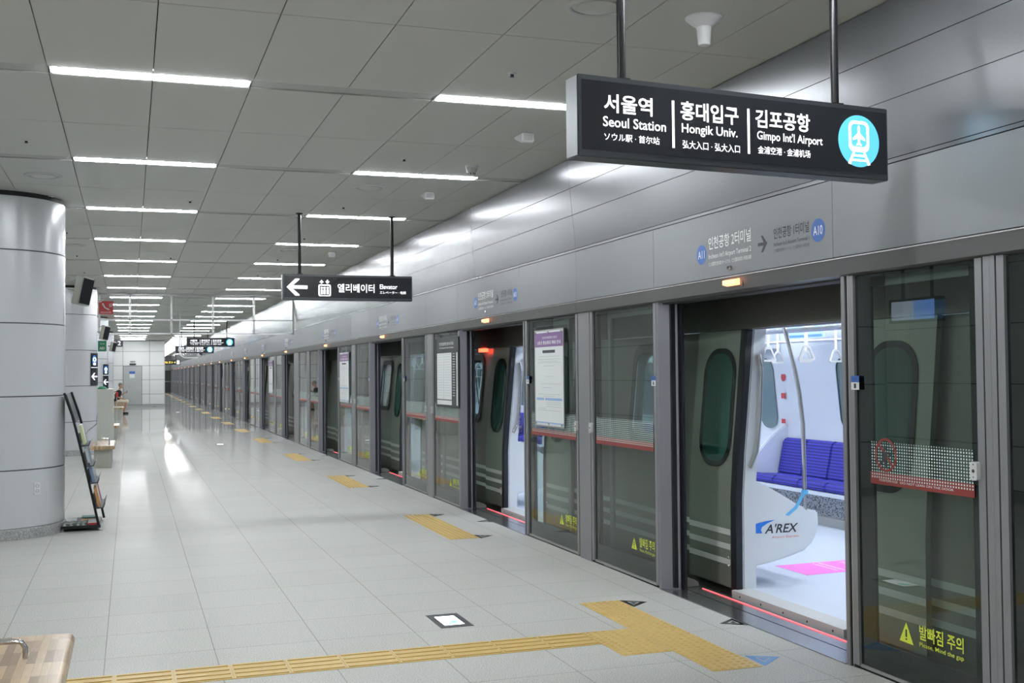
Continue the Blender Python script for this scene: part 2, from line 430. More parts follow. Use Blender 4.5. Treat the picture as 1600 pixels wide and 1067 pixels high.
# shared sub-meshes
def dots_band(mb_w, mb_r, ya, yb, x, dark=True):
    """frit dots: pale squares; ya>yb"""
    f = fp(x); n = int((ya-yb)/.0185); rw = 13
    for i in range(n):
        for j in range(rw):
            a = -ya+.012+i*.0185; b = 1.033+j*.0152
            s = .0042 if j < rw-1 else .0028
            f.rect(mb_w, a, a+2*s, b, b+2*s, .0004)
    f.rect(mb_r, -ya, -yb, 1.0, 1.062, .0002)
def frame_panel(o, ya, yb, x, bl=.10, br=.055, detail=True, film=True, lock='near', warn=True):
    """ya far edge, yb near edge (ya > yb)"""
    st = .045
    MB().box(x-.012, x+.04, ya-st, ya, .02, 2.105).build('frame_stile', 'post', o); MB().box(x-.012, x+.04, yb, yb+st, .02, 2.105).build('frame_stile', 'post', o)
    MB().box(x-.004, x+.03, yb+st, ya-st, .012, .03).build('bottom_rail', 'steel', o)
    m = MB()
    y1 = ya-st; y0 = yb+st
    m.box(x+.004, x+.02, y1-bl, y1, .03, 2.1); m.box(x+.004, x+.02, y0, y0+br, .03, 2.1)
    m.box(x+.004, x+.02, y0+br, y1-bl, .03, .17); m.box(x+.004, x+.02, y0+br, y1-bl, 2.085, 2.1)
    m.build('black_border', 'frit', o)
    gl = MB().quad((x+.003, y0, .03), (x+.003, y1, .03), (x+.003, y1, 2.1), (x+.003, y0, 2.1)).build('glass_pane', 'glass', o)
    if film:
        w = MB(); r = MB(); dots_band(w, r, y1-.02 if not detail else y1-bl+.02, y0+.04, x-.0005)
        r.build('red_band', 'reddot', gl); w.build('pale_dots', 'frdot', gl)
    if warn:
        f = fp(x-.0005); w = MB(); c = -(y0+.40)
        tri = [(c-.05, .225), (c+.05, .225), (c, .315)]
        f.poly(w, tri, .0004); w.build('warning_triangle', 'yellowtext', gl); w = MB()
        add_text(w, f, '발빠짐 주의', c+.1, c+.36, .255, .33, .001, .012)
        add_text(w, f, 'Please, Mind the gap', c+.1, c+.36, .215, .245, .001)
        w.build('warning_text', 'yellowtext', gl)
        w = MB(); f.rect(w, c-.006, c+.006, .25, .285, .0004, .0006); f.rect(w, c-.006, c+.006, .236, .243, .0004, .0006)
        w.build('exclamation_mark', 'ink', gl)
def lock_box(o, y, x=XP):
    m = MB(); m.prism([(x-.012, a, b) for a, b in rrect(y-.022, y+.022, 1.085, 1.17, .012, 3)], (-.022, 0, 0))
    b = m.build('lock_box', 'lightgrey', o)
    m = MB(); fp(x-.034).disc(m, -y, 1.128, .008, .002); fp(x-.034).disc(m, -y, 1.158, .003, .002); fp(x-.034).disc(m, -y, 1.1, .003, .002)
    m.build('key_hole', 'ink', b)
def blue_tag(o, y, x=XP):
    f = fp(x-.013); m = MB(); f.rect(m, -y-.035, -y+.035, 1.53, 1.565, .001); t = m.build('notice_sticker', 'inkblue', o)
    m = MB(); f.rect(m, -y-.035, -y+.035, 1.49, 1.53, .001); m.build('sticker_lower', 'paper', t)
    m = MB(); f.rect(m, -y-.009, -y+.009, 1.498, 1.523, .001, .001); add_text(m, f, '비상문', -y-.02, -y+.02, 1.54, 1.555, .002); m.build('sticker_symbol', 'ink', t)

# ---- one full door bay, built at bay 2 (index 2 in OY) and copied
O = OY[1]
NM = lambda k: ORD[k]+' bay from the camera'
def tagp(o): return o
def sliding_leaf(name, ya, yb, rubber_far, label, grp):
    x = XP+.062
    t = empty(name, (x, (ya+yb)/2, 0), label, 'sliding door', grp)
    m = MB(); m.box(x, x+.03, ya-.05, ya, .02, 2.1); m.box(x, x+.03, yb, yb+.05, .02, 2.1)
    m.box(x, x+.03, yb+.05, ya-.05, .02, .12); m.box(x, x+.03, yb+.05, ya-.05, 2.04, 2.1); m.build('leaf_frame', 'post', t)
    MB().quad((x+.015, yb+.05, .12), (x+.015, ya-.05, .12), (x+.015, ya-.05, 2.04), (x+.015, yb+.05, 2.04)).build('glass_pane', 'glass2', t)
    y = ya if rubber_far else yb
    MB().box(x-.004, x+.034, min(y, y+(.03 if rubber_far else -.03)), max(y, y+(.03 if rubber_far else -.03)), .02, 2.1).build('rubber_edge', 'rubber', t)
    return t
P = {}
for n_, i in (('A', 1), ):
    pass
def bay_label(i, s):
    return s % ('beside the camera' if i == 0 else 'in the %s bay ahead' % ORD[i-1])
# door post
t = empty('door_post', (XP, O, 0), bay_label(1, 'slim grey post on the near side of the open doorway %s'), 'post', 'slim posts beside the doorways')
MB().box(XP-.012, XP+.055, O, O+.032, 0, 2.108).build('post_cover', 'post', t)
MB().box(XP-.004, XP+.055, O-.022, O, 0, 2.108).build('rubber_seal', 'rubber', t)
MB().box(XP-.010, XP+.05, O-.03, O-.022, 0, 2.108).build('seal_trim', 'steel', t)
P['door_post'] = t
# jamb on the far side of the opening: slanted purple-grey face
ya = O+2.31
t = empty('door_jamb', (XP, ya, 0), bay_label(1, 'wide purplish grey slanted jamb on the far side of the doorway %s'), 'post', 'slanted jambs of the doorways')
MB().prism([(XP-.012, ya, 0), (XP-.008, ya-.03, 0), (XP+.105, ya-.115, 0), (XP+.118, ya-.105, 0), (XP+.118, ya, 0)], (0, 0, 2.108)).build('jamb_cover', 'jamb', t)
MB().box(XP+.118, XP+.135, ya-.16, ya-.02, 0, 2.108).build('rubber_seal', 'rubber', t)
P['door_jamb'] = t
# centre post
t = empty('centre_post', (XP, O+3.7, 0), bay_label(1, 'flat grey centre post between two glass panels past the doorway %s'), 'post', 'flat centre posts between glass panels')
MB().box(XP-.012, XP+.1, O+3.582, O+3.835, 0, 2.108).build('post_cover', 'post', t)
MB().box(XP-.002, XP+.09, O+3.57, O+3.582, 0, 2.108).build('shadow_gap', 'gap', t)
MB().box(XP-.002, XP+.09, O+3.835, O+3.85, 0, 2.108).build('far_shadow_gap', 'gap', t)
P['centre_post'] = t
# panel B (after the opening)
def panel(name, ya, yb, lab, grp, warn=True, lock=None, tagy=None, bl=.09, br=.055, detail=True):
    t = empty(name, (XP, (ya+yb)/2, 0), lab, 'glass panel', grp)
    frame_panel(t, ya, yb, XP, bl, br, detail=detail, warn=warn)
    if lock is not None: lock_box(t, lock)
    if tagy is not None: blue_tag(t, tagy)
    return t
GL = 'framed glass panels of the platform screen'
P['B'] = panel('glass_screen_panel', O+3.568, O+2.315, bay_label(1, 'tall glass panel just past the doorway %s'), GL, lock=O+3.545, tagy=O+2.36, bl=.06, br=.04)
P['A'] = panel('glass_screen_panel', O+5.24-.035, O+3.852, 'tall glass panel just before the doorway of the second platform-screen bay ahead', GL, lock=O+3.87, tagy=O+5.24-.10, bl=.11, br=.045)
# door lamp
t = empty('door_lamp', (XP-.04, O+1.13, 2.17), bay_label(1, 'small orange lit door lamp on the lintel above the doorway %s'), 'lamp', 'orange door lamps on the lintel')
MB().prism([(XP-.04, O+1.05, 2.185), (XP-.075, O+1.05, 2.178), (XP-.075, O+1.05, 2.15), (XP-.03, O+1.05, 2.14)], (0, .16, 0)).build('lamp_lens', 'orange', t)
MB().box(XP-.04, XP-.028, O+1.02, O+1.24, 2.135, 2.19).build('lamp_base', 'lintel', t)
P['lamp'] = t
# threshold
t = empty('door_threshold', (XP+.1, O+1.1, 0), bay_label(1, 'dark polished metal threshold in the doorway %s'), 'threshold', 'metal thresholds of the doorways')
MB().box(XP-.02, XP+.145, O+.033, ya-.03, -.02, .006).build('front_plate', 'plate', t)
MB().box(XP+.145, XP+.165, O+.033, ya-.1, -.03, -.008).build('slot', 'gap', t)
MB().box(XP+.165, XP+.325, O-.1, ya+.1, -.02, .002).build('rear_plate', 'plate', t)
MB().box(XP+.276, XP+.286, O+.2, ya-.12, .002, .006).build('red_light_line', 'laser', t)
P['threshold'] = t
t = empty('door_sensor', (XP+.22, ya+.02, 0), bay_label(1, 'small grey sensor block on the floor inside the doorway %s'), 'sensor', 'grey sensor blocks in the doorways')
MB().prism([(XP+.16, ya-.03, .0), (XP+.30, ya-.03, 0), (XP+.30, ya-.03, .03), (XP+.27, ya-.03, .05), (XP+.16, ya-.03, .05)], (0, .22, 0)).build('sensor_housing', 'grey', t, bevel=.006)
P['sensor'] = t
P['SN'] = sliding_leaf('sliding_screen_door', O-.01, O-1.02, True, bay_label(1, 'open glass sliding leaf parked behind the panel on the near side %s'), 'open sliding leaves parked behind the glass')
P['SF'] = sliding_leaf('sliding_screen_door', ya+1.05, ya-.075, False, bay_label(1, 'open glass sliding leaf parked behind the panel on the far side %s'), 'open sliding leaves parked behind the glass')
# fascia destination lettering
f = fp(xw(2)-.0005)
def fascia_sign(par):
    w = MB(); k = MB(); d = MB()
    u = -6.755; L = O+1.13
    for a in (-6.74, -5.382):
        f.disc(d, a, 2.384, .066, .0006)
    add_text(w, f, '인천공항 2터미널', -6.64, -6.10, 2.405, 2.49, .001, .012)
    add_text(w, f, "Incheon Int'l Airport Terminal 2", -6.64, -6.10, 2.335, 2.378, .001, .004)
    add_text(w, f, '仁川国際空港 第2ターミナル · 仁川国际机场 2号航站楼', -6.64, -6.10, 2.295, 2.322, .001)
    add_text(k, f, '인천공항 1터미널', -5.84, -5.47, 2.385, 2.452, .001, .012)
    add_text(k, f, "Incheon Int'l Airport Terminal 1", -5.84, -5.47, 2.335, 2.366, .001)
    add_text(k, f, '仁川国際空港 第1ターミナル · 仁川国际机场 1号航站楼', -5.84, -5.47, 2.305, 2.325, .001)
    f.poly(k, [(-6.02, 2.362), (-5.955, 2.362), (-5.985, 2.322), (-5.965, 2.322), (-5.915, 2.372), (-5.965, 2.424), (-5.985, 2.424), (-5.955, 2.382), (-6.02, 2.382)], .0006)
    a = d.build('blue_disc', 'inkblue', par)
    m = MB(); add_text(m, f, 'A11', -6.785, -6.695, 2.357, 2.41, .002, .01); add_text(m, f, 'A10', -5.427, -5.337, 2.357, 2.41, .002, .01); m.build('station_number', 'inkwhite', a)
    w.build('white_lettering', 'inkwhite', par); k.build('dark_lettering', 'ink', par)
t = empty('destination_lettering', (XP-.03, O+1.0, 2.37), bay_label(1, 'printed next-station lettering with two blue discs on the grey fascia %s'), 'sign', 'station lettering on the grey fascia')
fascia_sign(t); P['text'] = t
t = empty('fascia_camera', (XP-.03, 6.36, 2.26), bay_label(1, 'tiny round sensor dome under the station lettering %s'), 'sensor', 'tiny sensor domes on the fascia')
MB().lathe((XP-.035, 6.36, 2.262), [(.0, -.018), (.012, -.012), (.016, 0), (.012, .012), (0, .018)], 14).build('dome', 'chrome', t)
MB().box(XP-.052, XP-.048, 6.352, 6.368, 2.255, 2.27).build('lens', 'ink', t)
P['fcam'] = t
JL = {'door_post': 'slim grey post on the near side of the open doorway %s', 'door_jamb': 'wide purplish grey slanted jamb on the far side of the doorway %s',
 'centre_post': 'flat grey centre post between two glass panels past the doorway %s', 'B': 'tall glass panel just past the doorway %s', 'A': 'tall glass panel following the centre post %s',
 'lamp': 'small orange lit door lamp on the lintel above the doorway %s', 'threshold': 'dark polished metal threshold in the doorway %s', 'sensor': 'small grey sensor block on the floor inside the doorway %s',
 'SN': 'open glass sliding leaf parked behind the panel on the near side %s', 'SF': 'open glass sliding leaf parked behind the panel on the far side %s',
 'text': 'printed next-station lettering with two blue discs on the grey fascia %s', 'fcam': 'tiny round sensor dome under the station lettering %s'}
for i, o in enumerate(OY):
    if i == 1 or o > YF-6: continue
    for key, t in P.items():
        if key == 'SN' and i == 0: continue
        if i == 0 and key in ('centre_post', 'A'): continue
        sk = ('pale_dots', 'warning_text', 'warning_triangle', 'exclamation_mark', 'key_hole', 'sticker_symbol') if i > 6 else ()
        copy_tree(t, (0, o-O, 0), bay_label(i, JL[key]), skip=sk)
# the wide blank panels at the joints between cars (bays 4, 8, ...)
for i, o in enumerate(OY[:-1]):
    gap = OY[i+1]-o
    if gap > 5.5 and i > 0:
        t = empty('blank_screen_panel', (XP, o+5.5, 0), 'wide plain grey panel between the %s and %s screen bays' % (ORD[i-1], ORD[i]), 'panel', 'plain grey panels at the car joints')
        MB().box(XP-.012, XP+.05, o+5.215, o+5.912, 0, 2.108).build('panel_cover', 'post', t)
# near special bay: narrow emergency panel right of the first opening
O1 = OY[1]
t = panel('glass_screen_panel', O1-.032, 4.137, 'large near glass door panel at the right with red no-leaning sign and yellow warning', None, warn=False, lock=4.19, tagy=O1-.085, bl=.13, br=.055)
del t['category']; tag(t, None, 'glass panel')
f = fp(XP-.0005)
w = MB(); f.poly(w, [(-4.778, .225), (-4.672, .222), (-4.725, .325)], .0004); w.build('warning_triangle', 'yellowtext', t); w = MB()
add_text(w, f, '발빠짐 주의', -4.625, -4.315, .262, .335, .001, .012)
add_text(w, f, 'Please, Mind the gap', -4.625, -4.315, .222, .25, .001, .004); w.build('warning_text', 'yellowtext', t)
w = MB(); f.rect(w, -4.731, -4.719, .252, .29, .0004, .0008); f.rect(w, -4.731, -4.719, .237, .245, .0004, .0008); w.build('exclamation_mark', 'ink', t)
w = MB(); c = (-4.86, 1.155); R1, R2 = .088, .074
w.ring([f.p(c[0]+R1*math.cos(a*PI/20), c[1]+R1*math.sin(a*PI/20), .001) for a in range(40)], [f.p(c[0]+R2*math.cos(a*PI/20), c[1]+R2*math.sin(a*PI/20), .001) for a in range(40)], (-.0004, 0, 0))
f.poly(w, [(c[0]-.058, c[1]+.048), (c[0]-.048, c[1]+.058), (c[0]+.058, c[1]-.048), (c[0]+.048, c[1]-.058)], .0004, .001)
w.build('prohibition_ring', 'reddot', t)
w = MB(); f.disc(w, c[0]-.005, c[1]+.035, .014, .0004, .0015)
f.poly(w, [(c[0]-.025, c[1]+.015), (c[0]+.012, c[1]+.02), (c[0]+.05, c[1]+.002), (c[0]+.05, c[1]-.008), (c[0]+.015, c[1]+.004), (c[0]+.005, c[1]-.03), (c[0]+.018, c[1]-.068), (c[0]+.005, c[1]-.07), (c[0]-.015, c[1]-.035), (c[0]-.045, c[1]-.06), (c[0]-.052, c[1]-.05), (c[0]-.028, c[1]-.02)], .0004, .0015)
f.rect(w, c[0]+.052, c[0]+.056, c[1]-.02, c[1]+.03, .0004, .0015)
w.build('leaning_figure', 'ink', t)
w = MB(); add_text(w, f, '기대지마시오  DO NOT LEAN ON THE DOOR', -4.92, -4.36, 1.016, 1.03, .001, .004); w.build('band_lettering', 'paper', t)
t = empty('emergency_door_post', (XP, 4.09, 0), 'narrow double grey post at the right, nearest the camera', 'post')
MB().box(XP-.012, XP+.1, 4.088, 4.128, 0, 2.108).build('post_cover', 'post', t)
MB().box(XP-.012, XP+.1, 4.055, 4.087, 0, 2.108).build('near_post_cover', 'post', t)
MB().box(XP-.002, XP+.09, 4.046, 4.137, 0, 2.108).build('shadow_gap', 'gap', t)
panel('glass_screen_panel', 4.045, 2.84, 'glass panel cut by the right edge of the photo, past the double post', None, warn=False, bl=.17)
# filler wall beside and behind the camera
struct('trim_8', MB().box(XP, XP+.1, YN, OY[0]-.05, 0, 2.11), 'post')

# glass posters
def poster(ya, yb, z0, z1, lab, kind):
    x = XP-.02; t = empty('poster_frame', (x, (ya+yb)/2, z0), lab, 'poster'); f = fp(x)
    MB().box(x-.004, x, yb, ya, z0, z1).build('clear_board' if kind else 'board', 'paper' if kind == 0 else 'signblack', t)
    m = MB(); w = .012
    m.ring([f.p(-ya-w, z0-w), f.p(-yb+w, z0-w), f.p(-yb+w, z1+w), f.p(-ya-w, z1+w)], [f.p(-ya, z0), f.p(-yb, z0), f.p(-yb, z1), f.p(-ya, z1)], (-.006, 0, 0))
    m.build('metal_edge', 'steel' if kind == 0 else 'black', t)
    g = fp(x-.0045); a0, a1 = -ya, -yb; W = a1-a0; Hh = z1-z0
    if kind == 0:
        m = MB(); g.rect(m, a0, a1, z1-.17*Hh, z1-.02*Hh, .0005); h = m.build('purple_header', 'purple', t)
        m = MB(); add_text(m, g, '인천국제공항 5호선', a0+.28*W, a1-.2*W, z1-.085*Hh, z1-.06*Hh, .002, .01); add_text(m, g, '5호선 환승통로 폐쇄 안내', a0+.1*W, a1-.08*W, z1-.145*Hh, z1-.105*Hh, .002, .02); m.build('header_lettering', 'paper', h)
        m = MB(); g.rect(m, a0+.28*W, a1-.28*W, z1-.235*Hh, z1-.205*Hh, .0005); m.build('dark_caption', 'ink', t)
        m = MB()
        for q, (u0, u1) in ((.27, (.15, .85)), (.3, (.1, .9)), (.32, (.2, .8)), (.335, (.1, .9)), (.37, (.3, .7)), (.48, (.35, .65)), (.56, (.2, .9)), (.60, (.25, .6)), (.67, (.1, .9)), (.69, (.3, .7)), (.755, (.4, .9)), (.775, (.4, .9)), (.80, (.4, .9)), (.82, (.1, .4)), (.84, (.1, .9))):
            g.rect(m, a0+u0*W, a0+u1*W, z1-q*Hh-.003, z1-q*Hh, .0005)
        m.build('small_print', 'palegrey', t)
        m = MB(); g.rect(m, a0+.05*W, a0+.32*W, z1-.735*Hh, z1-.71*Hh, .0005); g.rect(m, a0+.36*W, a1-.05*W, z1-.735*Hh, z1-.71*Hh, .0005); g.rect(m, a0, a1, z0+.02*Hh, z0+.035*Hh, .0005); m.build('blue_bars', 'lightblue', t)
        m = MB()
        for q in (.02, .98):
            for u in (.05, .5, .95): g.disc(m, a0+u*W, z0+q*Hh, .012, .01, seg=12)
        m.build('fixing_bolt', 'chrome', t)
    else:
        m = MB(); g.rect(m, a0+.03*W, a1-.3*W, z0+.1*Hh, z1-.21*Hh, .0005); g.rect(m, a0+.03*W, a1-.3*W, z0+.02*Hh, z0+.085*Hh, .0005); g.rect(m, a1-.09*W, a1-.03*W, z0+.02*Hh, z1-.21*Hh, .0005); s = m.build('timetable_sheet', 'paper', t)
        m = MB(); add_text(m, g, '인천공항행 열차시각표', a0+.15*W, a1-.2*W, z1-.1*Hh, z1-.05*Hh, .002, .012); add_text(m, g, "Train Timetable for Incheon Int'l Airport", a0+.15*W, a1-.2*W, z1-.15*Hh, z1-.12*Hh, .002); m.build('header_lettering', 'paper', t)
        m = MB()
        for k in range(17):
            zz = z1-(.235+.038*k)*Hh
            g.rect(m, a0+.06*W, a0+.30*W, zz, zz+.004, .0005, .001); g.rect(m, a0+.40*W, a0+.66*W, zz, zz+.004, .0005, .001)
            g.rect(m, a1-.25*W, a1-.15*W, zz, zz+.012, .0005, .0)
        g.rect(m, a0+.345*W, a0+.355*W, z0+.1*Hh, z1-.21*Hh, .0005, .001)
        m.build('timetable_print', 'palegrey', s)
poster(10.07, 9.335, 1.105, 1.985, 'white notice poster with purple header hung on the glass before the second doorway', 0)
poster(13.72, 12.72, 1.195, 2.02, 'black framed timetable poster on the glass past the second doorway', 1)
poster(OY[3]-.2, OY[3]-1.2, 1.1, 1.98, 'tall white poster on the glass before the third doorway, seen at a slant', 0) if False else None
poster(OY[4]-.25, OY[4]-1.15, 1.1, 1.98, 'white notice poster on the glass before the fourth doorway', 0)
poster(OY[6]-.25, OY[6]-1.15, 1.1, 1.98, 'white notice poster on the glass before the sixth doorway', 0)

# ------------------------------------------------------------------ tactile paving
def dotpad(name, x0, x1, y0, y1, lab, grp=None, dots=True):
    t = empty(name, ((x0+x1)/2, (y0+y1)/2, 0), lab, 'tactile paving', grp)
    m = MB(); nx = round((x1-x0)/.3); ny = round((y1-y0)/.3)
    for i in range(nx):
        for j in range(ny):
            a = x0+(x1-x0)*i/nx; b = y0+(y1-y0)*j/ny
            m.box(a+.001, a+(x1-x0)/nx-.001, b+.001, b+(y1-y0)/ny-.001, -.01, .003)
    m.build('tile_base', 'tactile', t)
    if dots:
        m = MB()
        for i in range(nx*6):
            for j in range(ny*6):
                a = x0+(i+.5)*(x1-x0)/(nx*6); b = y0+(j+.5)*(y1-y0)/(ny*6)
                m.lathe((a, b, .003), [(.0125, 0), (.010, .004), (.0, .0052)], 8)
        m.build('raised_dots', 'tactile', t, smooth=True)
    return t
pads = [dotpad('tactile_pad', 2.935, 3.232, 5.33, 7.21, 'yellow dotted tactile pad before the first doorway, joined to the guide line', 'yellow tactile pads before the doorways')]
g0 = None
for i in range(2, 20):
    o = OY[i]
    if o > YF-6: break
    lab = 'yellow dotted tactile pad on the floor before the %s doorway' % ORD[i-1]
    if g0 is None:
        g0 = (dotpad('tactile_pad', 2.905, 3.205, o+.0, o+1.95, lab, 'yellow tactile pads before the doorways'), o)
    else: copy_tree(g0[0], (0, o-g0[1], 0), lab, skip=('raised_dots',) if i > 5 else ())
dotpad('tactile_pad', 2.623, 2.929, 5.80, 6.40, 'square yellow dotted tactile pad where the guide line meets the first doorway')
# bar guide line
t = empty('tactile_guide_line', (0, 6.24, 0), 'yellow ribbed tactile guide line crossing the floor to the first doorway', 'tactile paving')
m = MB(); m2 = MB()
for i in range(17):
    b = 2.62-.3*i; a = b-.3
    m.box(a+.001, b-.001, 6.095, 6.392, -.01, .003)
    for j in range(4):
        y = 6.12+.0825*j
        m2.prism([(a+.012, y-.008, .003), (b-.012, y-.008, .003), (b-.014, y+.002, .008), (b-.014, y+.014, .008), (b-.012, y+.024, .003), (a+.012, y+.024, .003), (a+.014, y+.014, .008), (a+.014, y+.002, .008)][:2]+[(b-.012, y+.018, .003), (a+.012, y+.018, .003)], (0, 0, .005))
m.build('tile_base', 'tactile', t); m2.build('raised_bars', 'tactile', t)
# darker granite course beside the guide line (slip course)
struct('trim_9', MB().box(XL, 2.62, 6.393, 6.62, -.01, .0006), 'granite') if False else None
# triangular floor markers
def marker(pts, m_, lab, grp=None):
    c = [sum(p[k] for p in pts)/3 for k in (0, 1)]
    t = empty('floor_marker', (c[0], c[1], 0), lab, 'floor marker', grp)
    mb = MB(); mb.prism([(p[0], p[1], -.004) for p in pts], (0, 0, .0055)); mb.build('marker_plate', m_, t)
    mb = MB()
    q = [(c[0]+(p[0]-c[0])*.45, c[1]+(p[1]-c[1])*.45) for p in pts]
    q2 = [(c[0]+(p[0]-c[0])*.3, c[1]+(p[1]-c[1])*.3) for p in pts]
    mb.ring([(a, b, .0016) for a, b in q], [(a, b, .0016) for a, b in q2], (0, 0, .0006)); mb.build('marker_symbol', 'palegrey', t)
    return t
ra = marker([(3.236, 7.209), (3.395, 7.095), (3.240, 6.975)], 'frit', 'black triangular floor marker at the far corner of the first tactile pad', 'triangular floor markers by the doorways')
rb = marker([(3.53, 6.32), (3.67, 6.42), (3.67, 6.215)], 'frit', 'black triangular floor marker on the edge of the first doorway threshold', 'triangular floor markers by the doorways')
rc = marker([(3.262, 5.565), (3.43, 5.475), (3.252, 5.338)], 'bluetri', 'blue triangular floor marker at the near corner of the first tactile pad')
rd = marker([(3.21, OY[2]+.2), (3.37, OY[2]+.1), (3.21, OY[2]-.03)], 'frit', 'black triangular floor marker at the near corner of the second tactile pad', 'triangular floor markers by the doorways')
for i in range(2, 12):
    d = OY[i]-OY[1]
    copy_tree(ra, (-.025, d-.05, 0), 'black triangular floor marker at the far corner of the %s tactile pad' % ORD[i-1])
    copy_tree(rb, (-.0, d, 0), 'black triangular floor marker on the edge of the %s doorway threshold' % ORD[i-1])
    if i > 2: copy_tree(rd, (0, OY[i]-OY[2], 0), 'black triangular floor marker at the near corner of the %s tactile pad' % ORD[i-1])
# lit floor signs
def floor_sign(x0, x1, y0, y1, lab):
    t = empty('floor_exit_light', ((x0+x1)/2, (y0+y1)/2, 0), lab, 'floor light', 'lit exit lights set in the floor')
    w = (x1-x0)*.19; h = (y1-y0)*.16
    MB().ring([(x0, y0, -.01), (x1, y0, -.01), (x1, y1, -.01), (x0, y1, -.01)], [(x0+w, y0+h, -.01), (x1-w, y0+h, -.01), (x1-w, y1-h, -.01), (x0+w, y1-h, -.01)], (0, 0, .0125)).build('metal_frame', 'signgrey', t)
    MB().box(x0+w, x1-w, y0+h, y1-h, -.01, .001).build('lit_lens', 'exitlit', t)
    cx, cy = (x0+x1)/2, (y0+y1)/2; f = Fr((cx, cy, .001), (1, 0, 0), (0, 1, 0), (0, 0, 1))
    m = MB(); f.disc(m, .02, -.03, .022, .0006, seg=14); f.poly(m, [(-.03, -.1), (.03, -.08), (.04, -.05), (-.02, -.055)], .0006); m.build('running_figure', 'exitgreen', t)
    return t
t = floor_sign(1.845, 2.06, 6.83, 7.225, 'square steel framed lit exit light set in the floor beside the tactile line')
copy_tree(t, (.02, 19.7, 0), 'small lit exit light set in the floor far down the platform, near fourth doorway')
copy_tree(t, (.02, 44, 0), 'tiny lit exit light set in the floor in the far distance')

# ------------------------------------------------------------------ big columns
CX, CR = -1.372, .722
CYs = [12.68, 24.9, 37.1, 49.3]
z_s = [.105, .68, 1.407, 2.135, 2.862, H-.045]
def column(cy, lab):
    t = empty('column', (CX, cy, 0), lab, 'column', 'round panelled columns')
    prof = [(CR-.01, .1)]
    for a, b in zip(z_s[:-1], z_s[1:]):
        prof += [(CR-.012, a+.003), (CR-.003, a+.005), (CR, a+.008), (CR, b-.008), (CR-.003, b-.005), (CR-.012, b-.003)]
    MB().lathe((CX, cy, 0), prof, 96).build('panel_cladding', 'column', t, smooth=True)
    m = MB()
    for z in z_s[1:-1]: m.lathe((CX, cy, z), [(CR-.011, -.006), (CR-.006, -.005), (CR-.006, .005), (CR-.011, .006)], 96)
    m.lathe((CX, cy, H), [(CR-.02, -.06), (CR-.02, 0)], 96)
    m.build('seam', 'gap', t)
    MB().lathe((CX, cy, 0), [(CR+.012, -.01), (CR+.012, .098), (CR+.006, .105), (CR-.03, .105)], 96).build('granite_skirting', 'granite', t, smooth=True)
    return t
c0 = column(CYs[0], 'huge round light grey panelled column at the left, nearest the camera')
for i, cy in enumerate(CYs[1:]):
    copy_tree(c0, (0, cy-CYs[0], 0), 'round light grey panelled column, %s along the left side' % ORD[i+1])
# socket on the first column
def on_col(cy, ang, z, r=CR): return Vector((CX+r*math.cos(ang), cy+r*math.sin(ang), z))
def ang_for(cy, x):  # front side (towards camera) angle of given X
    return -math.acos((x-CX)/CR)
a = ang_for(CYs[0], -.885); n = Vector((math.cos(a), math.sin(a), 0)); u = Vector((-n.y, n.x, 0))
f = Fr(on_col(CYs[0], a, .487, CR+.001), u, (0, 0, 1), n)
t = empty('wall_socket', f.o, 'white double power socket low on the nearest column', 'socket')
m = MB(); f.poly(m, rrect(-.034, .034, -.06, .06, .008, 3), .008); m.build('cover_plate', 'white', t)
m = MB()
for z in (.026, -.026):
    m.ring([f.p(.02*math.cos(k*PI/12), z+.02*math.sin(k*PI/12), .008) for k in range(24)], [f.p(.016*math.cos(k*PI/12), z+.016*math.sin(k*PI/12), .008) for k in range(24)], n*.002)
    for s in (-.008, .008): f.disc(m, s, z, .003, .002, .008, 8)
m.build('outlet_holes', 'grey', t)
# ------------------------------------------------------------------ speakers
def speaker(x, y, z, lab, s=1.):
    t = empty('wall_speaker', (x, y, z), lab, 'speaker', 'tilted grey column speakers')
    rot = Matrix.Rotation(.2, 3, 'Y') @ Matrix.Rotation(-.62, 3, 'Z')
    def T(p): return Vector((x, y, z))+rot @ (Vector(p)*s)
    m = MB(); m.prism([T((-.075, -.07, -.15)), T((.035, -.10, -.15)), T((.035, .10, -.15)), T((-.075, .07, -.15))], T((0, 0, .30))-T((0, 0, 0))); m.build('cabinet', 'tgrey', t, bevel=.008)
    m = MB(); m.prism([T((.036, -.085, -.135)), T((.045, -.08, -.135)), T((.045, .08, -.135)), T((.036, .085, -.135))], T((0, 0, .27))-T((0, 0, 0))); m.build('front_grille', 'black', t)
    b = MB(); b.tube([T((-.19, 0, .0)), T((-.07, 0, .0))], .012, 8); b.tube([T((-.19, 0, .09)), T((-.13, 0, .12)), T((-.08, 0, .1))], .007, 6)
    b.box(x-.24, x-.185, y-.04, y+.04, z-.07, z+.07); b.build('wall_bracket', 'grey', t)
    return t
sp = speaker(-.47, 12.75, 2.51, 'grey tilted speaker mounted on the nearest column')
copy_tree(sp, (-.03, 12.2, 0), 'grey tilted speaker mounted on the second column')
copy_tree(sp, (-.03, 24.2, 0), 'grey tilted speaker mounted on the third column')

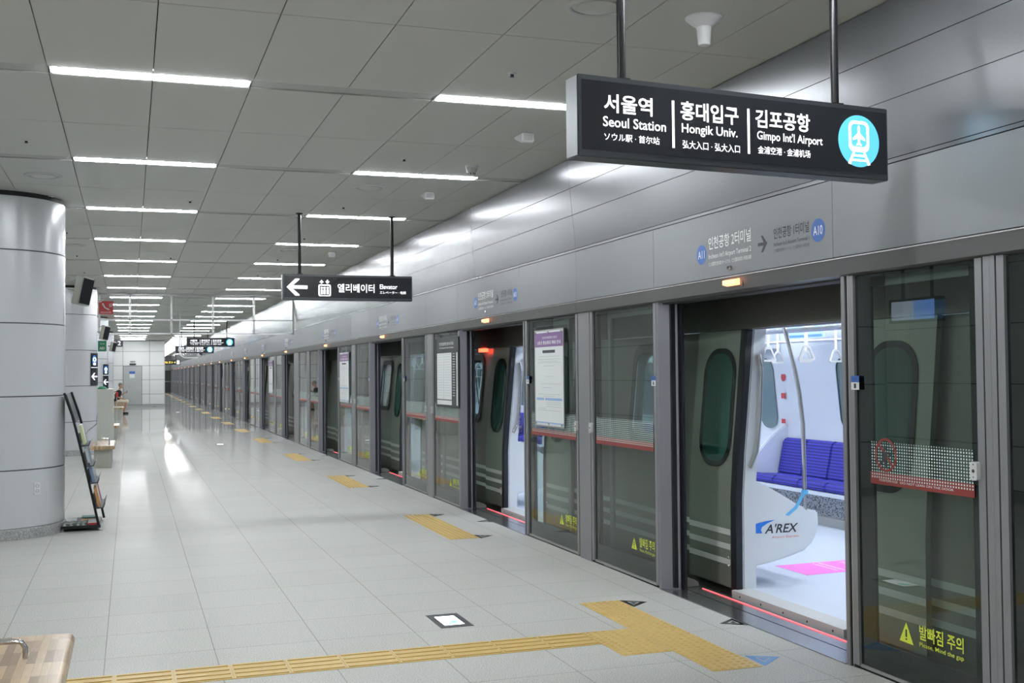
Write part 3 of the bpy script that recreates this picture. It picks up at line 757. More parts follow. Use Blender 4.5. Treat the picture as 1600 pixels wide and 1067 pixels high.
# ------------------------------------------------------------------ hanging signs
def pict_train(fr, cx, cy, r, par, mat_disc='litblue', mat_fig='lit'):
    m = MB(); fr.disc(m, cx, cy, r, .001, 0); d = m.build('blue_disc', mat_disc, par)
    m = MB(); P2 = lambda pts, z=.0012: fr.poly(m, [(cx+a*r, cy+b*r) for a, b in pts], .0006, z)
    o = [fr.p(cx+a*r, cy+b*r, .0012) for a, b in rrect(-.5, .5, -.42, .78, .26, 4)]
    i = [fr.p(cx+a*r, cy+b*r, .0012) for a, b in rrect(-.38, .38, -.22, .66, .17, 4)]
    m.ring(o, i, fr.n*.0006)
    # aeroplane
    P2([(-.05, .55), (0, .62), (.05, .55), (.06, .3), (.3, .1), (.3, .02), (.06, .1), (.05, -.06), (.13, -.13), (.13, -.18), (0, -.15), (-.13, -.18), (-.13, -.13), (-.05, -.06), (-.06, .1), (-.3, .02), (-.3, .1), (-.06, .3)])
    P2([(-.3, -.42), (-.2, -.42), (-.42, -.92), (-.55, -.88)]); P2([(.2, -.42), (.3, -.42), (.55, -.88), (.42, -.92)])
    P2([(-.3, -.52), (.3, -.52), (.34, -.6), (-.34, -.6)]); P2([(-.38, -.7), (.38, -.7), (.42, -.78), (-.42, -.78)])
    m.build('train_pictogram', mat_fig, d)
def hanging_sign(A, Bp, z0, z1, th, lab, content, poles, tilt=0.):
    A = Vector(A); Bv = Vector(Bp); W = (Bv-A).length; u = (Bv-A).normalized(); v = Vector((0, 0, 1))
    n = Vector((u.y, -u.x, 0)); 
    if tilt: v = (v+u*tilt).normalized()
    fr = Fr((A.x, A.y, z0), u, v, n); h = z1-z0
    t = empty('hanging_sign', ((A+Bv)/2+Vector((0, 0, z0))).to_tuple(), lab, 'sign')
    m = MB(); m.prism([fr.p(0, 0, 0), fr.p(W, 0, 0), fr.p(W, h, 0), fr.p(0, h, 0)], -fr.n*th); m.build('sign_casing', 'signgrey', t, bevel=.004)
    m = MB(); m.prism([fr.p(-.002, .006, -.006), fr.p(0, .006, -.006), fr.p(0, h-.006, -.006), fr.p(-.002, h-.006, -.006)], -fr.n*(th-.012)); m.build('end_cap', 'signend', t)
    m = MB(); fr.rect(m, .018, W-.012, .03, h-.022, .002); face = m.build('sign_face', 'signblack', t)
    f2 = Fr(fr.p(0, 0, .0022), u, v, n)
    content(f2, W, h, t)
    for q in poles:
        p0 = fr.p(q, h, -th/2); m = MB(); m.tube([p0, (p0.x, p0.y, H)], .019, 14); m.build('hanger_pole', 'black', t, smooth=True)
        m = MB(); m.box(p0.x-.03, p0.x+.03, p0.y-.025, p0.y+.025, p0.z-.002, p0.z+.012); m.lathe((p0.x, p0.y, H), [(.04, 0), (.04, -.01), (.02, -.014)], 16); m.build('pole_flange', 'black', t)
    return t
def station_content(f, W, h, t):
    L = MB()
    X = lambda q: q*W; Z = lambda q: q*h
    add_text(L, f, '서울역', X(.073), X(.215), Z(.56), Z(.79), .001, .018)
    add_text(L, f, 'Seoul Station', X(.07), X(.255), Z(.385), Z(.51), .001, .009)
    add_text(L, f, 'ソウル駅 · 首尔站', X(.073), X(.235), Z(.215), Z(.31), .001, .006)
    f.rect(L, X(.274), X(.281), Z(.195), Z(.79), .001)
    add_text(L, f, '홍대입구', X(.30), X(.482), Z(.56), Z(.80), .001, .018)
    add_text(L, f, 'Hongik Univ.', X(.303), X(.478), Z(.365), Z(.515), .001, .009)
    add_text(L, f, '弘大入口 · 弘大入口', X(.305), X(.485), Z(.20), Z(.305), .001, .006)
    f.rect(L, X(.511), X(.518), Z(.205), Z(.79), .001)
    add_text(L, f, '김포공항', X(.537), X(.72), Z(.56), Z(.80), .001, .018)
    add_text(L, f, "Gimpo Int'l Airport", X(.542), X(.763), Z(.37), Z(.52), .001, .008)
    add_text(L, f, '金浦空港 · 金浦机场', X(.544), X(.72), Z(.22), Z(.32), .001, .005)
    L.build('lit_lettering', 'lit', t)
    pict_train(f, X(.892), Z(.51), Z(.355), t)
big = hanging_sign((1.781, 4.33, 0), (3.466, 4.5, 0), 2.507, 2.856, .11, 'large black lit station sign hung from two poles, nearest, upper right', station_content, (.245, 1.42))
def elevator_content(f, W, h, t):
    L = MB(); X = lambda q: q*W; Z = lambda q: q*h
    f.poly(L, [(X(.03), Z(.5)), (X(.095), Z(.83)), (X(.125), Z(.83)), (X(.125), Z(.79)), (X(.075), Z(.565)), (X(.185), Z(.565)), (X(.185), Z(.435)), (X(.075), Z(.435)), (X(.125), Z(.21)), (X(.125), Z(.17)), (X(.095), Z(.17))], .001)
    L.build('left_arrow', 'lit', t)
    L = MB()
    L.ring([f.p(a, b) for a, b in rrect(X(.268), X(.363), Z(.16), Z(.62), .02, 3)], [f.p(a, b) for a, b in rrect(X(.278), X(.353), Z(.2), Z(.57), .014, 3)], f.n*.001)
    for cx in (.293, .315, .338):
        f.disc(L, X(cx), Z(.485), X(.009), .001, seg=14); f.poly(L, [(X(cx-.008), Z(.24)), (X(cx+.008), Z(.24)), (X(cx+.008), Z(.42)), (X(cx-.008), Z(.42))], .001)
    f.poly(L, [(X(.275), Z(.7)), (X(.292), Z(.8)), (X(.309), Z(.7)), (X(.297), Z(.7)), (X(.297), Z(.65)), (X(.287), Z(.65)), (X(.287), Z(.7))], .001)
    f.poly(L, [(X(.32), Z(.74)), (X(.337), Z(.64)), (X(.354), Z(.74)), (X(.342), Z(.74)), (X(.342), Z(.8)), (X(.332), Z(.8)), (X(.332), Z(.74))], .001)
    L.build('lift_pictogram', 'lit', t)
    L = MB(); add_text(L, f, '엘리베이터', X(.415), X(.70), Z(.32), Z(.66), .001, .01)
    add_text(L, f, 'Elevator', X(.742), X(.88), Z(.48), Z(.66), .001, .006); add_text(L, f, 'エレベーター · 电梯', X(.742), X(.948), Z(.28), Z(.40), .001, .004)
    L.build('lit_lettering', 'lit', t)
hanging_sign((1.635, 12.82, 0), (3.15, 12.85, 0), 2.448, 2.742, .1, 'black lit elevator sign with left arrow hung from two poles', elevator_content, (.2, 1.285))
sg = hanging_sign((1.79, 39, 0), (3.37, 39.1, 0), 2.56, 2.87, .12, 'distant black lit station sign, higher and right one of the far pair', station_content, (.25, 1.33))
sg2 = hanging_sign((1.80, 49, 0), (3.37, 49.1, 0), 2.53, 2.86, .12, 'farthest black lit station sign, lower and left one of the far pair', station_content, (.25, 1.33))
def yellow_content(f, W, h, t):
    L = MB(); add_text(L, f, '나가는 곳 3 · 4', .08*W, .75*W, .3*h, .7*h, .001, .02); L.build('yellow_lettering', 'lityellow', t)
    L = MB(); f.rect(L, .82*W, .95*W, .15*h, .85*h, .001); L.build('white_pictogram', 'lit', t)
hanging_sign((1.7, 70, 0), (2.85, 70, 0), 2.24, 2.56, .12, 'small distant black sign with yellow lettering beside the end wall', yellow_content, (.2, .9))

# monitor seen as a reflection in the near glass
t = empty('platform_monitor', (-1.2, 10.4, 2.3), 'blue lit platform monitor facing the tracks, left of the frame', 'monitor')
MB().box(-1.30, -1.20, 10.35, 11.2, 2.14, 2.42).build('monitor_case', 'signblack', t)
MB().box(-1.2, -1.195, 10.4, 10.75, 2.17, 2.39).build('picture_blue', 'screenblue', t)
MB().box(-1.2, -1.195, 10.75, 11.15, 2.17, 2.39).build('picture_pale', 'screenpale', t)
m = MB(); m.tube([(-1.25, 10.5, 2.4), (-1.25, 10.5, H)], .02, 8); m.tube([(-1.25, 11, 2.4), (-1.25, 11, H)], .02, 8); m.build('hanger_pole', 'black', t)

# ------------------------------------------------------------------ ceiling fittings
def diffuser(x, y, r, lab):
    t = empty('ceiling_air_diffuser', (x, y, H), lab, 'air vent', 'round ceiling air diffusers')
    MB().lathe((x, y, H), [(r, -.001), (r*.98, -.008), (r*.86, -.012), (r*.80, -.006), (r*.78, .01)], 40).build('outer_ring', 'lightgrey', t, smooth=True)
    MB().lathe((x, y, H), [(r*.79, .004), (r*.60, .004)], 40).build('dark_slot', 'gap', t)
    MB().lathe((x, y, H), [(r*.66, .0), (r*.64, -.010), (r*.5, -.016), (0, -.02)], 40).build('centre_disc', 'ceil', t, smooth=True)
    return t
d0 = diffuser(-.755, 11.04, .165, 'round ceiling air diffuser above the nearest column')
for x, y, lab in ((2.245, 10.9, 'round ceiling air diffuser between the second and third light rows, right side'), (2.235, 5.16, 'round ceiling air diffuser just behind the left pole of the large station sign'),
                  (-.755, 16.8, 'round ceiling air diffuser past the nearest column'), (-.755, 22.6, 'round ceiling air diffuser before the second column'), (2.24, 16.75, 'round ceiling air diffuser behind the elevator sign'), (2.24, 22.6, 'farthest round ceiling air diffuser before the glass smoke screen')):
    copy_tree(d0, (x+.755, y-11.04, 0), lab)
def sprinkler(x, y, lab):
    t = empty('sprinkler_head', (x, y, H), lab, 'sprinkler', 'small ceiling sprinkler heads')
    MB().lathe((x, y, H), [(.028, 0), (.026, -.006), (.014, -.008)], 16).build('collar', 'white', t)
    MB().lathe((x, y, H), [(.012, -.006), (.010, -.018), (.016, -.022), (0, -.024)], 12).build('nozzle', 'ink', t)
    return t
s0 = sprinkler(2.233, 6.49, 'small sprinkler head in the ceiling left of the large station sign')
k = 0
for x, ys_ in ((2.23, (9.355, 12.25, 15.2, 18.1, 21)), (-.767, (9.43, 12.3, 15.3, 18.2, 21.1)), (.6, (12.25, 18.2))):
    for y in ys_:
        copy_tree(s0, (x-2.233, y-6.49, 0), 'small sprinkler head, %s back in the %s line of the ceiling' % (ORD[k % 5], 'right' if x > 2 else 'left' if x < 0 else 'middle')); k += 1
    k = 0
t = empty('smoke_detector', (2.842, 5.166, H), 'white cone shaped ceiling sensor beside the large station sign', 'detector')
MB().lathe((2.842, 5.166, H), [(.098, 0), (.096, -.008), (.07, -.03), (.05, -.045), (.04, -.05)], 32).build('base', 'white', t, smooth=True)
MB().lathe((2.842, 5.166, H), [(.04, -.045), (.032, -.14), (.028, -.145), (0, -.147)], 24).build('nozzle', 'white', t, smooth=True)
def detector(x, y, lab):
    t = empty('smoke_detector', (x, y, H), lab, 'detector')
    MB().lathe((x, y, H), [(.058, 0), (.056, -.02), (.05, -.024)], 24).build('base', 'white', t, smooth=True)
    MB().lathe((x, y, H), [(.05, -.024), (.045, -.05), (.028, -.075), (.02, -.085), (0, -.086)], 20).build('chamber', 'lightgrey', t, smooth=True)
    m = MB()
    for q in range(6): m.box(x+.03*math.cos(q)-.004, x+.03*math.cos(q)+.004, y+.03*math.sin(q)-.004, y+.03*math.sin(q)+.004, H-.08, H-.055)
    m.build('vent_slots', 'ink', t); return t
detector(2.883, 9.51, 'white round smoke detector left of the large sign, near the grey fascia')
def ir(x, y, lab):
    t = empty('emergency_light', (x, y, H), lab, 'emergency light', 'small white ceiling boxes')
    MB().prism([(x-.05, y-.11, H), (x-.05, y+.10, H), (x-.05, y+.08, H-.02), (x-.05, y-.08, H-.075), (x-.05, y-.11, H-.07)], (.1, 0, 0)).build('casing', 'white', t, bevel=.008)
    MB().box(x-.035, x+.035, y-.112, y-.108, H-.06, H-.015).build('lens', 'lightgrey', t); return t
e0 = ir(2.9, 8.17, 'small white box light on the ceiling left of the large sign')
copy_tree(e0, (-.01, 2.95, 0), 'small white box light on the ceiling, second from the camera')
copy_tree(e0, (-.01, 8.8, 0), 'small white box light on the ceiling behind the elevator sign')
# glass smoke screen across the ceiling
Y = 26.35
t = empty('smoke_screen', (1.5, Y, 2.5), 'steel framed glass smoke screen hanging across the ceiling far down the platform', 'screen')
xsn = [-.648, -.006, .881, 1.789, 2.703, 3.6]
m = MB()
for x in xsn[:]: m.box(x-.022, x+.022, Y-.03, Y+.03, 2.53, H)
m.box(-.65, 3.6, Y-.03, Y+.03, H-.045, H); m.build('frame_post', 'steel', t)
m = MB(); m.box(-.65, 3.6, Y-.03, Y+.03, 2.84, 2.872); m.box(-.65, 3.6, Y-.03, Y+.03, 2.53, 2.562); m.build('frame_rail', 'white', t)
MB().quad((-.65, Y, 2.53), (3.6, Y, 2.53), (3.6, Y, H), (-.65, Y, H)).build('glass_pane', 'smoke', t)
# CCTV on J pole
t = empty('security_camera', (1.33, 33, 2.1), 'white security camera on a thin J shaped ceiling pole far down the platform', 'camera')
MB().tube([(1.33, 33, H), (1.33, 33, 2.27), (1.36, 33, 2.17), (1.44, 33, 2.11), (1.55, 33, 2.10), (1.84, 33, 2.11)], .02, 10).build('j_pole', 'white', t, smooth=True)
MB().ball((1.87, 33, 2.17), .07).build('camera_dome', 'lightgrey', t, smooth=True)
MB().ball((1.9, 32.96, 2.22), .05).build('lens_dome', 'ink', t, smooth=True)

# ------------------------------------------------------------------ benches
def bench(x0, x1, y0, y1, zt, lab, arms=(), leg='tgrey', ah=.12, ax=.1):
    t = empty('bench', ((x0+x1)/2, (y0+y1)/2, 0), lab, 'bench', 'wooden platform benches')
    m = MB(); z0 = zt-.065; r = .03
    pts = [(x0, z0), (x1-r, z0)]+[(x1-r+r*math.sin(a*PI/8)*1.0, z0+.0325-.0325*math.cos(a*PI/8)) for a in range(1, 8)]+[(x1-r, zt), (x0, zt)]
    m.prism([(a, y0, b) for a, b in pts], (0, y1-y0, 0)); m.build('seat', 'wood', t, smooth=True)
    L = y1-y0
    for y in (y0+.06, y1-.12):
        MB().box(x0+.06, x1-.1, y, y+.02, 0, z0).build('leg_panel', leg, t)
        MB().box(x1-.1, x1-.065, y+.01, y+.05, 0, z0).build('leg_post', 'steel', t)
    for y in arms:
        MB().tube([(x0+.1, y, zt), (x0+.1, y, zt+ah-.03), (x0+.115, y, zt+ah-.005), (x0+.14, y, zt+ah), (x1-ax-.04, y, zt+ah), (x1-ax-.015, y, zt+ah-.005), (x1-ax, y, zt+ah-.03), (x1-ax, y, zt)], .011, 10).build('armrest', 'chrome', t, smooth=True)
    return t
t = bench(-.66, -.235, 3.6, 5.43, .45, 'near wooden block-strip bench with metal armrest at the lower left corner', arms=(5.0,), ah=.075, ax=.17)
bench(-.66, -.25, 20.8, 22.6, .385, 'wooden bench with steel armrest in front of the beige cabinet', arms=(20.95,))
bench(-.60, -.25, 29.8, 31.4, .36, 'small wooden bench end just past the beige cabinet')
bench(-.66, -.22, 43.5, 45.2, .45, 'distant wooden bench in front of the seated man')
bench(-.66, -.22, 49.4, 51.2, .45, 'farthest wooden bench, with the seated man on it')

# ------------------------------------------------------------------ cabinet behind bench
t = empty('equipment_cabinet', (-.56, 28.4, 0), 'tall beige equipment cabinet standing against the second column row', 'cabinet')
MB().box(-.755, -.375, 27.6, 29.1, 0, 1.30).build('cabinet_body', 'beige', t, bevel=.01)
MB().box(-.374, -.371, 27.7, 28.3, .1, 1.2).build('cabinet_door', 'beige', t)
MB().box(-.371, -.36, 28.22, 28.26, .6, .72).build('handle', 'steel', t)
m = MB(); m.lathe((-.62, 27.9, 1.30), [(.11, 0), (.1, .03), (.06, .06), (0, .07)], 20); tag(m.build('alarm_dome', 'green', org=(-.62, 27.9, 1.3)), 'green and red dome on top of the beige cabinet', 'alarm')
t = empty('fire_point', (-.35, 36.3, 1.1), 'red fire equipment box beyond the beige cabinet', 'fire box')
MB().box(-.41, -.345, 36.0, 36.2, .98, 1.12).build('red_box', 'sos', t); MB().box(-.395, -.375, 36.1, 36.13, .0, .98).build('stand', 'lightgrey', t)
# signs on columns
def flat_sign(name, x0, x1, y, z0, z1, base, lab, cat='sign'):
    t = empty(name, ((x0+x1)/2, y, (z0+z1)/2), lab, cat)
    MB().box(x0, x1, y, y+.03, z0, z1).build('sign_board', base, t, bevel=.004)
    return t, Fr((x0, y-.001, z0), (1, 0, 0), (0, 0, 1), (0, -1, 0))
t, f = flat_sign('emergency_phone_sign', -.61, -.33, 24.4, 2.875, 3.145, 'sos', 'red emergency telephone sign projecting from the second column')
m = MB(); m.tube([f.p(.07, .22, .008), f.p(.12, .13, .012), f.p(.2, .09, .008)], [.016, .012, .016], 8); m.tube([f.p(-.04, .25, .01), f.p(.04, .25, .01), f.p(.12, .33, .01)], .008, 6); m.build('handset_symbol', 'paper', t)
m = MB(); add_text(m, f, '비상전화', .04, .24, .02, .05, .002, .01); add_text(m, f, 'SOS', .2, .26, .15, .22, .002, .01); m.build('sign_lettering', 'paper', t)
t, f = flat_sign('first_aid_sign', -.625, -.46, 24.4, 2.11, 2.33, 'green', 'green safety equipment sign on the right of the second column')
m = MB(); add_text(m, f, 'AED', .03, .13, .04, .09, .002, .02); add_text(m, f, '안내', .04, .12, .14, .17, .002); m.build('sign_lettering', 'paper', t)
def col_direction(cy, z0, z1, lab, xa, xb):
    t = empty('direction_sign', (xb, cy, (z0+z1)/2), lab, 'sign')
    a0 = -math.acos(min(1, (xa-CX)/CR)); a1 = -.02
    n = 10; m = MB(); R = CR+.012
    for k in range(n):
        b0 = a0+(a1-a0)*k/n; b1 = a0+(a1-a0)*(k+1)/n
        m.quad((CX+R*math.cos(b0), cy+R*math.sin(b0), z0), (CX+R*math.cos(b1), cy+R*math.sin(b1), z0), (CX+R*math.cos(b1), cy+R*math.sin(b1), z1), (CX+R*math.cos(b0), cy+R*math.sin(b0), z1))
    m.build('sign_board', 'signblack', t)
    xm = (xa+xb)/2; am = -math.acos((xm-CX)/CR)
    n_ = Vector((math.cos(am), math.sin(am), 0)); u_ = Vector((-n_.y, n_.x, 0))
    f = Fr(Vector((CX+R*math.cos(am), cy+R*math.sin(am), (z0+z1)/2))+n_*.008, u_, (0, 0, 1), n_); s = (z1-z0)
    asp = 1.9
    m = MB(); f.disc(m, 0, .27*s, .105*s*asp*.75, .001, ry=.16*s); d = m.build('blue_disc', 'deepblue', t)
    m = MB(); m.ring([f.p(.05*s*asp*math.cos(k*PI/12)*1.1, .3*s+.07*s*math.sin(k*PI/12), .002) for k in range(24)], [f.p(.028*s*asp*math.cos(k*PI/12)*1.1, .3*s+.04*s*math.sin(k*PI/12), .002) for k in range(24)], f.n*.001)
    f.poly(m, [(-.05*s*asp, .13*s), (.05*s*asp, .13*s), (.03*s*asp, .2*s), (-.03*s*asp, .2*s)], .001, .002); m.build('train_pictogram', 'lit', d)
    m = MB(); f.rect(m, -.12*s*asp, .12*s*asp, .045*s, .055*s, .001)
    w = .10*s*asp
    f.poly(m, [(-w, -.23*s), (-.1*w, -.12*s), (.25*w, -.12*s), (-.35*w, -.21*s), (w, -.21*s), (w, -.25*s), (-.35*w, -.25*s), (.25*w, -.34*s), (-.1*w, -.34*s)], .001); m.build('left_arrow', 'lit', t)
col_direction(CYs[1], 1.42, 2.08, 'black vertical direction sign with blue disc and left arrow on the second column', -.775, -.655)
col_direction(CYs[2], 1.22, 1.97, 'black vertical direction sign with blue disc and left arrow on the third column', -.80, -.66)
t, f = flat_sign('platform_number_sign', -.56, -.285, 48.3, 2.795, 3.085, 'ink', 'dark square sign with white number 2 beside the fourth column')
m = MB(); add_text(m, f, '2', .08, .2, .06, .235, .002, .02); m.build('number', 'inkwhite', t)
# ------------------------------------------------------------------ end wall block
Ye = 61.0
mb = MB()
xsw = [-3.2, -.95, -.356, .0, .866, 1.15, 1.69][0:]
struct('wall_end', MB().box(-3.2, 1.69, Ye+.03, Ye+9, 0, H), 'ceil_gap')
m = MB()
xe = [-3.2, -1.6, -.356, .95, 1.69]; ze = [.13, .66, 1.405, 2.136, 2.867, H-.03]
for a, b in zip(xe[:-1], xe[1:]):
    for c, d in zip(ze[:-1], ze[1:]): m.box(a+.008, b-.008, Ye, Ye+.03, c+.008, d-.008)
for c, d in zip(ze[:-1], ze[1:]):
    for q in range(5): m.box(1.69, 1.71, Ye+.05+q*1.7, Ye+1.73+q*1.7, c+.008, d-.008)
struct('trim_10', m, 'wallw')
struct('baseboard_end', MB().box(-3.2, 1.72, Ye-.01, Ye+9, 0, .12), 'granite')
t = empty('service_door', (.11, Ye, 0), 'grey service door in the white end wall', 'door')
MB().box(-.356, .582, Ye-.012, Ye-.002, .1, 2.115).build('door_frame', 'ceil_gap', t)
MB().box(-.336, .562, Ye-.02, Ye-.012, .12, 2.095).build('door_leaf', 'doorgrey', t)
MB().box(-.05, .24, Ye-.025, Ye-.02, 1.72, 1.84).build('blue_notice', 'inkblue', t); MB().box(-.03, .22, Ye-.025, Ye-.02, 1.5, 1.70).build('white_notice', 'paper', t)
t = empty('door_name_plate', (.11, Ye, 2.25), 'small dark name plate above the grey service door', 'sign')
MB().box(-.03, .28, Ye-.02, Ye, 2.17, 2.25).build('plate', 'ink', t); MB().box(-.0, .25, Ye-.02, Ye, 2.3, 2.38).build('upper_plate', 'grey', t)
# left wall, rear wall, far wall
m = MB()
y = YN
while y < Ye:
    for c, d in zip(ze[:-1], ze[1:]): m.box(XL-.02, XL, y+.006, min(y+1.4, Ye)-.006, c+.006, d-.006)
    y += 1.4
struct('wall_left', m, 'wallw'); struct('trim_11', MB().box(XL-.1, XL-.02, YN, Ye, 0, H), 'ceil_gap'); struct('baseboard_left', MB().box(XL-.02, XL+.01, YN, Ye, 0, .12), 'granite')
struct('wall_back', MB().box(XL-.2, 8, YN-.2, YN, -1.2, H), 'wallw')
struct('wall_far', MB().box(-3.2, 8, YF, YF+.2, -1.2, H), 'grey')
t = empty('tunnel_end_door', (3.4, YF, 0), 'dark double door at the very far end of the platform', 'door')
MB().box(2.6, 3.66, YF-.06, YF-.01, 0, 2.1).build('door_leaf', 'darkdoor', t); MB().box(2.6, 3.66, YF-.07, YF-.06, 1.0, 1.08).build('push_bar', 'grey', t)
# tunnel behind the screen
struct('wall_tunnel', MB().box(7.8, 8, YN, YF, -1.2, H), 'dark')
struct('trim_12', MB().box(XP+.33, 8, YN, YF, -1.3, -1.2), 'dark')
struct('trim_13', MB().box(XP+.3, 8, YN, YF, H, H+.1), 'dark')
struct('trim_14', MB().box(XP+.14, XP+.32, YN, YF, -1.2, -.03), 'gap')

# ------------------------------------------------------------------ magazine rack
t = empty('magazine_rack', (-.4, 12.85, 0), 'black leaning magazine rack beside the nearest column', 'magazine rack')
def rk(z):  # plane X at height
    K = [(0, -.298), (.594, -.425), (1.046, -.53), (1.176, -.56), (1.43, -.645)]
    for (a, b), (c, d) in zip(K[:-1], K[1:]):
        if z <= c: return b+(d-b)*(z-a)/(c-a)
    return -.645
y0, y1 = 12.44, 13.28
for y in (y0, y1):
    MB().tube([(rk(z)+(.03 if y == y1 else 0), y, z) for z in (0.03, .3, .594, .85, 1.046, 1.2, 1.43)], .013, 8).build('upright', 'black', t, smooth=True)
q0, q1 = 1.13, 1.42
MB().prism([(rk(q0)+.012, y0, q0), (rk(q0)+.02, y0, q0), (rk(q1)+.02, y0, q1), (rk(q1)+.012, y0, q1)], (0, y1-y0, 0)).build('header_board', 'signgrey', t)
for z in (.22, .48, .66, .87):
    x = rk(z)
    m = MB(); m.prism([(x+.0, y0, z), (x+.085, y0, z+.01), (x+.10, y0, z+.06), (x+.095, y0, z+.065), (x+.075, y0, z+.02), (x-.01, y0, z+.012)], (0, y1-y0, 0)); m.build('pocket', 'signgrey', t)
    m = MB(); m.prism([(x-.01, y0, z), (x-.035, y0, z+.12), (x-.03, y0, z+.12), (x-.004, y0, z)], (0, y1-y0, 0)); m.build('pocket_back', 'signgrey', t)
MB().box(-.67, -.29, y0-.02, y0+.01, .03, .06).build('base_rail', 'black', t)
MB().box(-.66, -.30, y0, y1, .035, .045).build('base_tray', 'black', t)
m = MB()
for x in (-.66, -.3):
    for y in (y0, y1): m.lathe((x, y, 0), [(.02, 0), (.02, .012), (.008, .015), (.008, .035)], 12)
m.build('foot', 'steel', t)
def mag(x0, x1, ya, yb, z, th, m_, lab, lean=None, grp=None):
    t = MB()
    if lean is None: t.box(x0, x1, ya, yb, z, z+th)
    else: t.prism([(x0, ya, z), (x0+th, ya, z), (x1+th, ya, z+lean), (x1, ya, z+lean)], (0, yb-ya, 0))
    o = t.build('magazine', m_, org=((x0+x1)/2, (ya+yb)/2, z)); tag(o, lab, 'magazine', grp); return o
mag(-.655, -.53, 12.46, 12.72, .047, .03, 'magpic', 'pale green patterned magazine flat on the rack base, at the left')
mag(-.655, -.54, 12.74, 13.02, .047, .025, 'paper', 'white folded magazine flat at the back left of the rack base')
mag(-.525, -.43, 12.5, 12.8, .047, .022, 'magpic', 'dark patterned magazine in the middle of the rack base')
mag(-.42, -.32, 12.46, 12.75, .047, .03, 'magred', 'red and white magazine at the right of the rack base')
mag(-.415, -.325, 12.48, 12.72, .078, .008, 'paper', 'white leaflet lying on the red magazine at the rack base')
mag(-.50, -.33, 12.83, 12.98, .047, .02, 'magorange', 'orange magazine at the back right of the rack base')
mag(-.50, -.34, 13.0, 13.2, .047, .03, 'maggreen', 'green magazine farthest back on the rack base')
for z, cols in ((.23, ('magorange', 'paper', 'magred')), (.49, ('magblue', 'magpale', 'magpale')), (.67, ('magpale', 'magblue')), (.88, ('magyellow', 'paper'))):
    nm = {.23: 'lowest', .49: 'second lowest', .67: 'third', .88: 'highest'}[z]
    for i, c in enumerate(cols):
        w = .26; ya = y0+.03+i*.27; x = rk(z)+.03
        mag(x, x-.045, ya, ya+w-.02, z+.012, .02, c, '%s magazine standing in the %s pocket of the rack' % ({'magorange': 'orange', 'paper': 'white', 'magred': 'red', 'magblue': 'blue', 'magpale': 'pale grey', 'magyellow': 'yellow green'}[c]+['', ' middle', ' rear'][i], nm), lean=.2)
m = MB(); m.tube([(-.53, 13.3, .93), (-.50, 13.6, .92), (-.46, 14, .97), (-.38, 14.3, 1.03), (-.40, 15.5, 1.10)], .006, 8)
# cable (tied to the rack)
tag(m.build('power_cable', 'black', org=(-.45, 14, 1)), 'black cable running from the magazine rack towards the beige cabinet', 'cable')
m = None

# ------------------------------------------------------------------ TRAIN
prof = [(-1.0, 4.10), (.0, 4.095), (.68, 4.10), (1.0, 4.122), (1.32, 4.155), (1.9, 4.21), (2.3, 4.27), (2.75, 4.5)]
def px(z, off=0.):
    for (a, b), (c, d) in zip(prof[:-1], prof[1:]):
        if z <= c: return b+(d-b)*(z-a)/(c-a)+off
    return prof[-1][1]+off
def zcuts(z0, z1):
    s = sorted(set([z0, z1]+[z for z, _ in prof if z0 < z < z1])); return s
def skin(mb, ya, yb, z0, z1, off, mirror=None):
    zz = zcuts(z0, z1)
    for a, b in zip(zz[:-1], zz[1:]):
        xa, xb = px(a, off), px(b, off)
        if mirror is not None: xa, xb = mirror-xa, mirror-xb
        mb.quad((xa, ya, a), (xa, yb, a), (xb, yb, b), (xb, ya, b))
DC = [6.43, 11.67, 16.91, 22.15]; CY0, CY1 = 3.46, 25.04
MIR = 11.25     # mirror constant: x' = MIR - x  (far side at about 7.15)
car = empty('train_car', (5.6, (CY0+CY1)/2, 0), 'nearest dark grey airport train car with open doors and blue seats', 'train car', 'coupled train cars behind the screen doors')
ZF = .035
# openings
ops = [(c-.65, c+.65, ZF, 1.895) for c in DC]
wins = [(c+1.88, c+2.59, 1.02, 1.78) for c in DC[:3]]+[(CY0+.35, 4.43, 1.0, 1.80)]
def wall_cells(holes, ya, yb, z0, z1):
    yc = sorted(set([ya, yb]+[h for o in holes for h in o[:2] if ya < h < yb])); zc = sorted(set([z0, z1]+[h for o in holes for h in o[2:] if z0 < h < z1]))
    for a, b in zip(yc[:-1], yc[1:]):
        for c, d in zip(zc[:-1], zc[1:]):
            m_ = ((a+b)/2, (c+d)/2)
            if not any(o[0] < m_[0] < o[1] and o[2] < m_[1] < o[3] for o in holes): yield a, b, c, d
m = MB()
for a, b, c, d in wall_cells(ops+wins, CY0, CY1, -.9, 1.895): skin(m, a, b, c, d, .06)
m.build('side_panel', 'train', car)
m = MB(); skin(m, CY0, CY1, 1.90, 2.75, -.01); m.quad((px(1.9, -.01), CY0, 1.9), (px(1.9, -.01), CY1, 1.9), (px(1.9, .08), CY1, 1.9), (px(1.9, .08), CY0, 1.9))
m.quad((4.49, CY0, 2.75), (4.49, CY1, 2.75), (6.75, CY1, 2.75), (6.75, CY0, 2.75)); m.build('roof_panel', 'train', car)
m = MB()
for a, b, c, d in wall_cells(ops+wins, CY0, CY1, ZF, 1.92): skin(m, a, b, c, d, .12)
skin(m, CY0, CY1, 1.9, 2.3, .12)
far_ops = []
fwins = [(c+1.7, c+3.54, .95, 1.75) for c in DC[:3]]+[(CY0+.4, DC[0]-1.2, .95, 1.75), (DC[3]+1.2, CY1-.4, .95, 1.75)]
fd = [(c-.66, c+.66, ZF, 1.9) for c in DC]
for a, b, c, d in wall_cells(fwins+fd, CY0, CY1, ZF, 2.3): skin(m, a, b, c, d, .12, MIR)
m.build('interior_wall', 'inner', car)
